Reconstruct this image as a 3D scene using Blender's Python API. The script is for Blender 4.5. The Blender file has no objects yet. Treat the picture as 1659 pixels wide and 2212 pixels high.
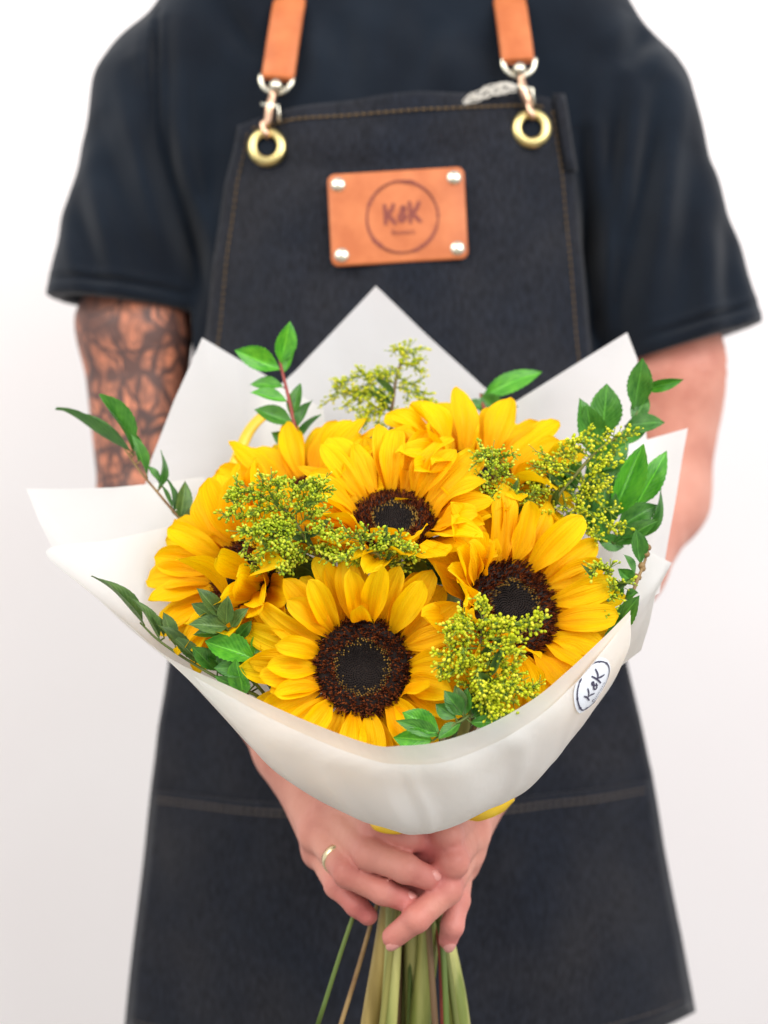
import bpy, math, random
import numpy as np
from mathutils import Vector, Matrix, Quaternion
from mathutils.bvhtree import BVHTree

# ------------------------------------------------------------------ camera, light, exposure
sc = bpy.context.scene
COL = sc.collection
F = 3207.0            # focal length in picture units (picture 1659 x 2212)
CZ = 1.05             # camera height
cam_d = bpy.data.cameras.new('camera'); cam = bpy.data.objects.new('camera', cam_d); COL.objects.link(cam)
cam.location = (0, 0, CZ); cam.rotation_euler = (math.radians(90), 0, 0)
cam_d.sensor_fit = 'VERTICAL'; cam_d.sensor_height = 36.0; cam_d.lens = F / 2212 * 36.0
cam_d.clip_start = 0.02; cam_d.clip_end = 50
cam_d.dof.use_dof = True; cam_d.dof.focus_distance = 0.872; cam_d.dof.aperture_fstop = 4.2
sc.camera = cam

W = bpy.data.worlds.new('World'); sc.world = W; W.use_nodes = True
bg = W.node_tree.nodes['Background']
bg.inputs[0].default_value = (0.94, 0.96, 1.0, 1); bg.inputs[1].default_value = 0.60

def area(name, loc, target, size, power, color):
    l = bpy.data.lights.new(name, 'AREA'); l.shape = 'RECTANGLE'; l.size, l.size_y = size
    l.energy = power; l.color = color
    o = bpy.data.objects.new(name, l); COL.objects.link(o); o.location = loc
    o.rotation_euler = (Vector(target) - Vector(loc)).to_track_quat('-Z', 'Y').to_euler()
    return o
area('window_light', (1.05, -0.15, 1.85), (0.0, 1.3, 0.80), (1.4, 1.2), 20.0, (1.0, 0.98, 0.97))
area('room_light', (-1.05, 0.10, 1.95), (0.0, 1.3, 0.9), (1.2, 1.2), 14.0, (1.0, 0.95, 0.88))

vs = sc.view_settings
vs.view_transform = 'Standard'; vs.look = 'None'; vs.gamma = 1.0; vs.use_curve_mapping = False; vs.exposure = 0.62

# ------------------------------------------------------------------ helpers
def P(px, py, d):
    """a picture position at a given distance in front of the camera, as a place in the room"""
    return Vector(((px - 829.5) / F * d, d, CZ - (py - 1106.0) / F * d))

def lin(c):
    return tuple(((v / 255) / 12.92 if v / 255 <= 0.04045 else ((v / 255 + 0.055) / 1.055) ** 2.4) for v in c)

def link(o, parent=None):
    COL.objects.link(o)
    if parent: o.parent = parent
    return o

def origin(parent):
    p = Vector((0, 0, 0))
    while parent is not None:
        p += parent.location; parent = parent.parent
    return p

def make_mesh(name, verts, faces, mat, smooth=True, uvs=None):
    me = bpy.data.meshes.new(name)
    me.from_pydata([tuple(v) for v in verts], [], [tuple(f) for f in faces])
    if smooth: me.polygons.foreach_set('use_smooth', [True] * len(me.polygons))
    if mat: me.materials.append(mat)
    if uvs is not None:
        ul = me.uv_layers.new(name='UVMap')
        li = np.empty(len(me.loops), dtype=np.int32); me.loops.foreach_get('vertex_index', li)
        ul.data.foreach_set('uv', np.asarray(uvs, dtype=np.float32)[li].ravel())
    me.update()
    return me

def world_obj(name, verts, faces, mat, parent=None, smooth=True, uvs=None, kind=None):
    """mesh given in room coordinates, linked under its thing"""
    o0 = origin(parent)
    me = make_mesh(name, [Vector(v) - o0 for v in verts], faces, mat, smooth, uvs)
    o = link(bpy.data.objects.new(name, me), parent)
    if kind: o['kind'] = kind
    return o

def thing(name, loc, label, cat, group=None):
    o = bpy.data.objects.new(name, None); o.empty_display_size = 0.02
    COL.objects.link(o); o.location = loc
    o['label'] = label; o['category'] = cat
    if group: o['group'] = group
    return o

def catmull(pts, n):
    """smooth curve through the points, n samples per span"""
    pts = [Vector(p) for p in pts]
    if len(pts) < 3:
        return [pts[0].lerp(pts[1], i / n) for i in range(n + 1)]
    q = [pts[0] * 2 - pts[1]] + pts + [pts[-1] * 2 - pts[-2]]
    out = []
    for i in range(1, len(q) - 2):
        a, b, c, d = q[i - 1], q[i], q[i + 1], q[i + 2]
        for k in range(n):
            t = k / n
            out.append(0.5 * (2 * b + (c - a) * t + (2 * a - 5 * b + 4 * c - d) * t * t + (3 * b - 3 * c + d - a) * t ** 3))
    out.append(pts[-1].copy())
    return out

def tube(path, radii, sides=8, cap=True):
    path = [Vector(p) for p in path]; n = len(path)
    if not hasattr(radii, '__len__'): radii = [radii] * n
    elif len(radii) != n:
        m = len(radii); radii = [float(np.interp(i / (n - 1) * (m - 1), range(m), radii)) for i in range(n)]
    V, Fc = [], []
    t0 = (path[1] - path[0]).normalized()
    up = Vector((0, 0, 1)) if abs(t0.z) < 0.9 else Vector((0, 1, 0))
    nrm = (up - t0 * up.dot(t0)).normalized()
    for i, p in enumerate(path):
        t = (path[min(i + 1, n - 1)] - path[max(i - 1, 0)])
        t = t.normalized() if t.length > 1e-9 else t0
        nrm = (nrm - t * nrm.dot(t)).normalized(); b = t.cross(nrm)
        for s in range(sides):
            a = 2 * math.pi * s / sides
            V.append(p + (nrm * math.cos(a) + b * math.sin(a)) * radii[i])
    for i in range(n - 1):
        for s in range(sides):
            s2 = (s + 1) % sides
            Fc.append((i * sides + s, i * sides + s2, (i + 1) * sides + s2, (i + 1) * sides + s))
    if cap:
        Fc.append(tuple(range(sides - 1, -1, -1))); Fc.append(tuple((n - 1) * sides + s for s in range(sides)))
    return V, Fc

class MB:
    """collects shapes into one mesh"""
    def __init__(s): s.v = []; s.f = []
    def add(s, vf):
        o = len(s.v); s.v += list(vf[0]); s.f += [tuple(i + o for i in f) for f in vf[1]]

def grid_faces(nu, nv, closed=False):
    fs = []
    for j in range(nv - 1):
        for i in range(nu if closed else nu - 1):
            i2 = (i + 1) % nu
            fs.append((j * nu + i, j * nu + i2, (j + 1) * nu + i2, (j + 1) * nu + i))
    return fs

def lathe(profile, sides, M=None):
    V = []
    for r, z in profile:
        for s in range(sides):
            a = 2 * math.pi * s / sides; v = Vector((r * math.cos(a), r * math.sin(a), z)); V.append(M @ v if M else v)
    return V, grid_faces(sides, len(profile), True)

def frame(p, z, x=None):
    z = Vector(z).normalized()
    x = Vector(x) if x is not None else (Vector((1, 0, 0)) if abs(z.x) < 0.9 else Vector((0, 0, 1)))
    x = (x - z * x.dot(z)).normalized(); y = z.cross(x)
    m = Matrix((x, y, z)).transposed().to_4x4(); m.translation = p
    return m

# ------------------------------------------------------------------ materials
def mat(name, color, rough=0.6, **kw):
    m = bpy.data.materials.new(name); m.use_nodes = True
    b = m.node_tree.nodes['Principled BSDF']
    b.inputs['Base Color'].default_value = (*color, 1); b.inputs['Roughness'].default_value = rough
    for k, v in kw.items():
        b.inputs[k.replace('_', ' ')].default_value = v
    return m, m.node_tree.nodes, m.node_tree.links, b

def node(N, t, **kw):
    n = N.new(t)
    for k, v in kw.items(): setattr(n, k, v)
    return n

def ramp(N, stops):
    r = N.new('ShaderNodeValToRGB'); e = r.color_ramp.elements
    while len(e) < len(stops): e.new(0.5)
    for i, (p, c) in enumerate(stops):
        e[i].position = p; e[i].color = (*c, 1) if len(c) == 3 else c
    return r

def add_bump(N, L, b, height, strength, dist):
    bp = N.new('ShaderNodeBump'); bp.inputs['Strength'].default_value = strength; bp.inputs['Distance'].default_value = dist
    L.new(height, bp.inputs['Height']); L.new(bp.outputs[0], b.inputs['Normal'])

def noise_color(name, c1, c2, scale, rough=0.7, bump=0.0, bdist=0.001, detail=4, coord='Object', stretch=None, lo=0.35, hi=0.65, **kw):
    m, N, L, b = mat(name, c1, rough, **kw)
    tc = N.new('ShaderNodeTexCoord'); nz = N.new('ShaderNodeTexNoise')
    nz.inputs['Scale'].default_value = scale; nz.inputs['Detail'].default_value = detail
    if stretch:
        mp = N.new('ShaderNodeMapping'); mp.inputs['Scale'].default_value = stretch
        L.new(tc.outputs[coord], mp.inputs[0]); L.new(mp.outputs[0], nz.inputs['Vector'])
    else: L.new(tc.outputs[coord], nz.inputs['Vector'])
    r = ramp(N, [(lo, c1), (hi, c2)]); L.new(nz.outputs['Fac'], r.inputs[0]); L.new(r.outputs[0], b.inputs['Base Color'])
    if bump: add_bump(N, L, b, nz.outputs['Fac'], bump, bdist)
    return m

def translucent_mix(m, color_socket_or_val, fac):
    """light passes through thin petals, leaves and paper"""
    N, L = m.node_tree.nodes, m.node_tree.links
    b = N['Principled BSDF']; out = N['Material Output']
    t = N.new('ShaderNodeBsdfTranslucent'); mx = N.new('ShaderNodeMixShader'); mx.inputs[0].default_value = fac
    if isinstance(color_socket_or_val, tuple): t.inputs[0].default_value = (*color_socket_or_val, 1)
    else: L.new(color_socket_or_val, t.inputs[0])
    L.new(b.outputs[0], mx.inputs[1]); L.new(t.outputs[0], mx.inputs[2]); L.new(mx.outputs[0], out.inputs['Surface'])

def petal_material():
    m, N, L, b = mat('petal', (0.95, 0.50, 0.01), 0.5)
    b.inputs['Specular IOR Level'].default_value = 0.15
    uv = N.new('ShaderNodeUVMap'); sep = N.new('ShaderNodeSeparateXYZ'); L.new(uv.outputs[0], sep.inputs[0])
    r = ramp(N, [(0.0, lin((240, 178, 3))), (0.22, lin((254, 204, 2))), (0.6, lin((255, 216, 3))), (1.0, lin((255, 224, 10)))])
    L.new(sep.outputs['Y'], r.inputs[0])
    mp = N.new('ShaderNodeMapping'); mp.inputs['Scale'].default_value = (26, 1.6, 1); L.new(uv.outputs[0], mp.inputs[0])
    oi = N.new('ShaderNodeObjectInfo')
    nz = N.new('ShaderNodeTexNoise'); nz.noise_dimensions = '4D'; nz.inputs['Scale'].default_value = 1.0; nz.inputs['Detail'].default_value = 3
    L.new(mp.outputs[0], nz.inputs['Vector']); L.new(oi.outputs['Random'], nz.inputs['W'])
    vr = ramp(N, [(0.3, lin((247, 206, 80))), (0.7, (1, 1, 1))]); L.new(nz.outputs['Fac'], vr.inputs[0])
    mx = N.new('ShaderNodeMix'); mx.data_type = 'RGBA'; mx.blend_type = 'MULTIPLY'; mx.inputs[0].default_value = 0.55
    L.new(r.outputs[0], mx.inputs[6]); L.new(vr.outputs[0], mx.inputs[7])
    hs = N.new('ShaderNodeHueSaturation')
    mr = N.new('ShaderNodeMapRange'); mr.inputs[3].default_value = 0.488; mr.inputs[4].default_value = 0.508
    L.new(oi.outputs['Random'], mr.inputs[0]); L.new(mr.outputs[0], hs.inputs['Hue'])
    L.new(mx.outputs[2], hs.inputs['Color']); L.new(hs.outputs[0], b.inputs['Base Color'])
    add_bump(N, L, b, nz.outputs['Fac'], 0.6, 0.0016)
    translucent_mix(m, hs.outputs[0], 0.36)
    return m

def leaf_material(name, c_dark, c_light, rough):
    m, N, L, b = mat(name, c_dark, rough)
    uv = N.new('ShaderNodeUVMap'); sep = N.new('ShaderNodeSeparateXYZ'); L.new(uv.outputs[0], sep.inputs[0])
    # |u-0.5| -> midrib
    ab = node(N, 'ShaderNodeMath', operation='SUBTRACT'); ab.inputs[1].default_value = 0.5; L.new(sep.outputs['X'], ab.inputs[0])
    aa = node(N, 'ShaderNodeMath', operation='ABSOLUTE'); L.new(ab.outputs[0], aa.inputs[0])
    # side veins: wave of (v - |u|*0.6)
    ml = node(N, 'ShaderNodeMath', operation='MULTIPLY'); ml.inputs[1].default_value = 0.75; L.new(aa.outputs[0], ml.inputs[0])
    sb = node(N, 'ShaderNodeMath', operation='SUBTRACT'); L.new(sep.outputs['Y'], sb.inputs[0]); L.new(ml.outputs[0], sb.inputs[1])
    m2 = node(N, 'ShaderNodeMath', operation='MULTIPLY'); m2.inputs[1].default_value = 62.0; L.new(sb.outputs[0], m2.inputs[0])
    sn = node(N, 'ShaderNodeMath', operation='SINE'); L.new(m2.outputs[0], sn.inputs[0])
    nz = N.new('ShaderNodeTexNoise'); nz.inputs['Scale'].default_value = 5; nz.inputs['Detail'].default_value = 3
    oi = N.new('ShaderNodeObjectInfo'); nz.noise_dimensions = '4D'; L.new(uv.outputs[0], nz.inputs['Vector']); L.new(oi.outputs['Random'], nz.inputs['W'])
    r = ramp(N, [(0.3, c_dark), (0.72, c_light)]); L.new(nz.outputs['Fac'], r.inputs[0])
    rib = ramp(N, [(0.0, (0.8, 0.8, 0.8)), (0.035, (0, 0, 0))]); L.new(aa.outputs[0], rib.inputs[0])
    mx = N.new('ShaderNodeMix'); mx.data_type = 'RGBA'; L.new(rib.outputs[0], mx.inputs[0]); L.new(r.outputs[0], mx.inputs[6])
    mx.inputs[7].default_value = (*[min(1, v * 1.7) for v in c_light], 1)
    hs = N.new('ShaderNodeHueSaturation'); mr = N.new('ShaderNodeMapRange'); mr.inputs[3].default_value = 0.8; mr.inputs[4].default_value = 1.2
    L.new(oi.outputs['Random'], mr.inputs[0]); L.new(mr.outputs[0], hs.inputs['Value']); L.new(mx.outputs[2], hs.inputs['Color'])
    L.new(hs.outputs[0], b.inputs['Base Color'])
    add_bump(N, L, b, sn.outputs[0], 0.18, 0.0006)
    translucent_mix(m, hs.outputs[0], 0.22)
    return m

def floret_material(name, stops, rough=0.75):
    m, N, L, b = mat(name, stops[0][1], rough)
    g = N.new('ShaderNodeNewGeometry'); r = ramp(N, stops)
    L.new(g.outputs['Random Per Island'], r.inputs[0]); L.new(r.outputs[0], b.inputs['Base Color'])
    b.inputs['Specular IOR Level'].default_value = 0.2
    return m

def paper_material():
    m, N, L, b = mat('wrapping_paper', lin((240, 241, 242)), 0.5)
    tc = N.new('ShaderNodeTexCoord'); nz = N.new('ShaderNodeTexNoise'); nz.inputs['Scale'].default_value = 9; nz.inputs['Detail'].default_value = 3
    L.new(tc.outputs['Object'], nz.inputs['Vector']); nz.inputs['Distortion'].default_value = 0.6; nz.inputs['Detail'].default_value = 5; add_bump(N, L, b, nz.outputs['Fac'], 0.4, 0.012)
    b.inputs['Specular IOR Level'].default_value = 0.3
    translucent_mix(m, lin((250, 247, 238)), 0.55)
    return m

def denim_material():
    m, N, L, b = mat('denim', (0.03, 0.03, 0.035), 0.85)
    tc = N.new('ShaderNodeTexCoord')
    nz = N.new('ShaderNodeTexNoise'); nz.inputs['Scale'].default_value = 11; nz.inputs['Detail'].default_value = 5
    L.new(tc.outputs['Object'], nz.inputs['Vector'])
    mp = N.new('ShaderNodeMapping'); mp.inputs['Scale'].default_value = (500, 500, 130); L.new(tc.outputs['Object'], mp.inputs[0])
    n2 = N.new('ShaderNodeTexNoise'); n2.inputs['Scale'].default_value = 1; n2.inputs['Detail'].default_value = 3; L.new(mp.outputs[0], n2.inputs['Vector'])
    r1 = ramp(N, [(0.35, lin((23, 27, 36))), (0.75, lin((36, 36, 40)))]); L.new(nz.outputs['Fac'], r1.inputs[0])
    r2 = ramp(N, [(0.3, (0.55, 0.55, 0.55)), (0.7, (1.5, 1.5, 1.5))]); L.new(n2.outputs['Fac'], r2.inputs[0])
    mx = N.new('ShaderNodeMix'); mx.data_type = 'RGBA'; mx.blend_type = 'MULTIPLY'; mx.inputs[0].default_value = 1
    L.new(r1.outputs[0], mx.inputs[6]); L.new(r2.outputs[0], mx.inputs[7]); L.new(mx.outputs[2], b.inputs['Base Color'])
    add_bump(N, L, b, n2.outputs['Fac'], 0.5, 0.0006)
    b.inputs['Sheen Weight'].default_value = 0.12; b.inputs['Specular IOR Level'].default_value = 0.15
    return m

def skin_material():
    m, N, L, b = mat('skin', lin((214, 150, 134)), 0.55)
    b.inputs['Subsurface Weight'].default_value = 0.06
    b.inputs['Subsurface Radius'].default_value = (0.012, 0.004, 0.002); b.inputs['Subsurface Scale'].default_value = 0.5
    tc = N.new('ShaderNodeTexCoord')
    nz = N.new('ShaderNodeTexNoise'); nz.inputs['Scale'].default_value = 22; nz.inputs['Detail'].default_value = 4
    L.new(tc.outputs['Object'], nz.inputs['Vector'])
    r = ramp(N, [(0.3, lin((182, 114, 96))), (0.5, lin((202, 138, 118))), (0.75, lin((214, 154, 134)))])
    L.new(nz.outputs['Fac'], r.inputs[0])
    # the tattoo: ink lines and filled shapes on the upper arm at the left
    sx = N.new('ShaderNodeSeparateXYZ'); L.new(tc.outputs['Object'], sx.inputs[0])
    mx_ = N.new('ShaderNodeMapRange'); mx_.inputs[1].default_value = -0.115; mx_.inputs[2].default_value = -0.125; L.new(sx.outputs['X'], mx_.inputs[0])
    mz = N.new('ShaderNodeMapRange'); mz.inputs[1].default_value = 0.955; mz.inputs[2].default_value = 0.985; L.new(sx.outputs['Z'], mz.inputs[0])
    mk = node(N, 'ShaderNodeMath', operation='MULTIPLY'); L.new(mx_.outputs[0], mk.inputs[0]); L.new(mz.outputs[0], mk.inputs[1])
    dn = N.new('ShaderNodeTexNoise'); dn.inputs['Scale'].default_value = 18; L.new(tc.outputs['Object'], dn.inputs['Vector'])
    vm = node(N, 'ShaderNodeVectorMath', operation='SCALE'); vm.inputs['Scale'].default_value = 0.045; L.new(dn.outputs['Color'], vm.inputs[0])
    va = node(N, 'ShaderNodeVectorMath', operation='ADD'); L.new(tc.outputs['Object'], va.inputs[0]); L.new(vm.outputs[0], va.inputs[1])
    mp = N.new('ShaderNodeMapping'); mp.inputs['Scale'].default_value = (1, 0.6, 0.75); mp.inputs['Rotation'].default_value = (0.2, 0.6, 0); L.new(va.outputs[0], mp.inputs[0])
    masks = []
    mp2 = N.new('ShaderNodeMapping'); mp2.inputs['Scale'].default_value = (1.0, 0.8, 0.42); mp2.inputs['Rotation'].default_value = (0.0, -0.5, 0); L.new(va.outputs[0], mp2.inputs[0])
    for scale, w, amt, mm_ in ((44, 0.11, 0.86, mp2), (112, 0.12, 0.62, mp2), (24, 0.05, 0.9, mp), (150, 0.12, 0.5, mp2)):
        v = N.new('ShaderNodeTexVoronoi'); v.feature = 'DISTANCE_TO_EDGE'; v.inputs['Scale'].default_value = scale; L.new(mm_.outputs[0], v.inputs['Vector'])
        rr = ramp(N, [(w * 0.4, (amt,) * 3), (w, (0, 0, 0))]); L.new(v.outputs['Distance'], rr.inputs[0]); masks.append(rr)
    n3 = N.new('ShaderNodeTexNoise'); n3.inputs['Scale'].default_value = 15; n3.inputs['Detail'].default_value = 4; L.new(va.outputs[0], n3.inputs['Vector'])
    rr = ramp(N, [(0.44, (0, 0, 0)), (0.64, (0.8,) * 3)]); L.new(n3.outputs['Fac'], rr.inputs[0]); masks.append(rr)
    # solid dark shapes towards the elbow
    n5 = N.new('ShaderNodeTexVoronoi'); n5.inputs['Scale'].default_value = 17; L.new(mp.outputs[0], n5.inputs['Vector'])
    s5 = N.new('ShaderNodeSeparateColor'); L.new(n5.outputs['Color'], s5.inputs[0])
    low = N.new('ShaderNodeMapRange'); low.inputs[1].default_value = 1.125; low.inputs[2].default_value = 1.09; L.new(sx.outputs['Z'], low.inputs[0])
    lm = node(N, 'ShaderNodeMath', operation='MULTIPLY'); L.new(s5.outputs[0], lm.inputs[0]); L.new(low.outputs[0], lm.inputs[1])
    rr = ramp(N, [(0.40, (0, 0, 0)), (0.44, (0.9,) * 3)]); L.new(lm.outputs[0], rr.inputs[0]); masks.append(rr)
    cur = masks[0].outputs[0]
    for k in masks[1:]:
        mm = node(N, 'ShaderNodeMath', operation='MAXIMUM'); L.new(cur, mm.inputs[0]); L.new(k.outputs[0], mm.inputs[1]); cur = mm.outputs[0]
    fm = node(N, 'ShaderNodeMath', operation='MULTIPLY'); L.new(cur, fm.inputs[0]); L.new(mk.outputs[0], fm.inputs[1])
    at = N.new('ShaderNodeAttribute'); at.attribute_name = 'flush'
    mfl = N.new('ShaderNodeMix'); mfl.data_type = 'RGBA'; L.new(at.outputs['Fac'], mfl.inputs[0]); L.new(r.outputs[0], mfl.inputs[6]); mfl.inputs[7].default_value = (*lin((190, 92, 94)), 1)
    mixa = N.new('ShaderNodeMix'); mixa.data_type = 'RGBA'; L.new(mk.outputs[0], mixa.inputs[0]); L.new(mfl.outputs[2], mixa.inputs[6]); mixa.inputs[7].default_value = (*lin((204, 128, 96)), 1)
    mix = N.new('ShaderNodeMix'); mix.data_type = 'RGBA'; L.new(fm.outputs[0], mix.inputs[0]); L.new(mixa.outputs[2], mix.inputs[6])
    mix.inputs[7].default_value = (*lin((46, 44, 48)), 1)
    L.new(mix.outputs[2], b.inputs['Base Color'])
    n4 = N.new('ShaderNodeTexNoise'); n4.inputs['Scale'].default_value = 150; n4.inputs['Detail'].default_value = 3; L.new(tc.outputs['Object'], n4.inputs['Vector'])
    add_bump(N, L, b, n4.outputs['Fac'], 0.5, 0.0014)
    return m

M = {}
M['wall'] = noise_color('white_wall', lin((249, 243, 241)), lin((251, 246, 244)), 3, 0.9, 0.1, 0.001)
M['petal'] = petal_material()
M['brown_floret'] = floret_material('brown_floret', [(0.0, lin((44, 16, 9))), (0.5, lin((100, 44, 18))), (1.0, lin((150, 78, 32)))])
M['dark_seed'] = floret_material('dark_seed', [(0.0, lin((14, 12, 13))), (0.7, lin((34, 31, 31))), (1.0, lin((66, 60, 54)))], 0.85)
M['ochre_seed'] = floret_material('ochre_seed', [(0.0, lin((110, 82, 36))), (1.0, lin((196, 158, 76)))])
M['disc'] = mat('disc_base', lin((30, 18, 14)), 0.9)[0]
M['calyx'] = leaf_material('calyx_leaf', lin((62, 96, 32)), lin((104, 132, 52)), 0.6)
M['leaf_bright'] = leaf_material('bright_leaf', lin((52, 128, 34)), lin((100, 178, 48)), 0.32)
M['leaf'] = leaf_material('green_leaf', lin((46, 104, 32)), lin((86, 146, 52)), 0.36)
M['leaf_dull'] = leaf_material('dull_leaf', lin((66, 100, 46)), lin((100, 132, 66)), 0.45)
M['stem_green'] = noise_color('green_stem', lin((112, 124, 50)), lin((190, 186, 112)), 70, 0.55, 0.5, 0.002, stretch=(1, 1, 0.12))
M['stem_tan'] = noise_color('tan_stem', lin((132, 112, 52)), lin((196, 172, 102)), 70, 0.6, 0.5, 0.002, stretch=(1, 1, 0.12))
M['stem_dark'] = noise_color('dark_green_stem', lin((62, 84, 28)), lin((98, 116, 44)), 30, 0.5, stretch=(1, 1, 0.15))
M['stem_red'] = noise_color('red_stem', lin((132, 46, 44)), lin((158, 72, 58)), 40, 0.5)
M['stem_brown'] = noise_color('brown_twig', lin((120, 88, 50)), lin((152, 124, 76)), 60, 0.6)
M['bud'] = floret_material('goldenrod_bud', [(0.0, lin((140, 164, 26))), (0.55, lin((176, 192, 36))), (1.0, lin((212, 214, 70)))], 0.5)
M['bud_yellow'] = floret_material('goldenrod_bud_yellow', [(0.0, lin((158, 172, 18))), (0.6, lin((194, 200, 30))), (1.0, lin((228, 220, 66)))], 0.5)
M['sprig'] = mat('goldenrod_stem', lin((112, 140, 44)), 0.55)[0]
M['sprig_stem'] = noise_color('goldenrod_main_stem', lin((78, 92, 34)), lin((138, 132, 66)), 40, 0.6, 0.4, 0.001, stretch=(1, 1, 0.1))
M['sprig_stem_brown'] = noise_color('goldenrod_brown_stem', lin((92, 66, 44)), lin((132, 108, 64)), 40, 0.6, 0.4, 0.001, stretch=(1, 1, 0.1))
M['paper'] = paper_material()
M['sticker'] = mat('sticker_paper', lin((224, 228, 234)), 0.5)[0]
M['ink'] = mat('ink', lin((58, 54, 78)), 0.6)[0]
M['ribbon'] = noise_color('yellow_ribbon', lin((236, 190, 30)), lin((246, 208, 60)), 60, 0.35)
M['skin'] = skin_material()
M['nail'] = mat('fingernail', lin((212, 146, 136)), 0.3)[0]
M['shirt'] = noise_color('dark_cotton', lin((14, 20, 29)), lin((19, 27, 37)), 14, 0.9, 0.3, 0.004, Sheen_Weight=0.14, Specular_IOR_Level=0.12)
M['trousers'] = noise_color('dark_trousers', lin((24, 25, 30)), lin((30, 31, 36)), 20, 0.9)
M['denim'] = denim_material()
M['leather'] = noise_color('tan_leather', lin((180, 96, 48)), lin((198, 114, 64)), 45, 0.5, 0.3, 0.0012)
M['leather_print'] = mat('branded_print', lin((128, 60, 48)), 0.7)[0]
M['brass'] = mat('brass', lin((226, 206, 140)), 0.28, Metallic=1.0)[0]
M['rose_metal'] = mat('rose_metal', lin((232, 190, 160)), 0.28, Metallic=1.0)[0]
M['silver'] = mat('pale_metal', lin((232, 226, 206)), 0.25, Metallic=1.0)[0]
M['stitch'] = mat('ochre_thread', lin((96, 76, 48)), 0.8)[0]
M['stitch_pale'] = mat('grey_brown_thread', lin((66, 59, 55)), 0.8)[0]
M['fray'] = mat('frayed_white_thread', lin((205, 200, 190)), 0.8)[0]

# ------------------------------------------------------------------ the setting
def quad_obj(name, pts, m):
    o = world_obj(name, pts, [(0, 1, 2, 3)], m, smooth=False); o['kind'] = 'structure'; return o
YW = 1.92
quad_obj('wall', [(-2.5, YW, 0), (2.5, YW, 0), (2.5, YW, 2.8), (-2.5, YW, 2.8)], M['wall'])
M['floor'] = noise_color('grey_floor', lin((138, 134, 132)), lin((150, 146, 142)), 6, 0.8)
quad_obj('floor', [(-2.5, -1.5, 0), (2.5, -1.5, 0), (2.5, YW, 0), (-2.5, YW, 0)], M['floor'])

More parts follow.
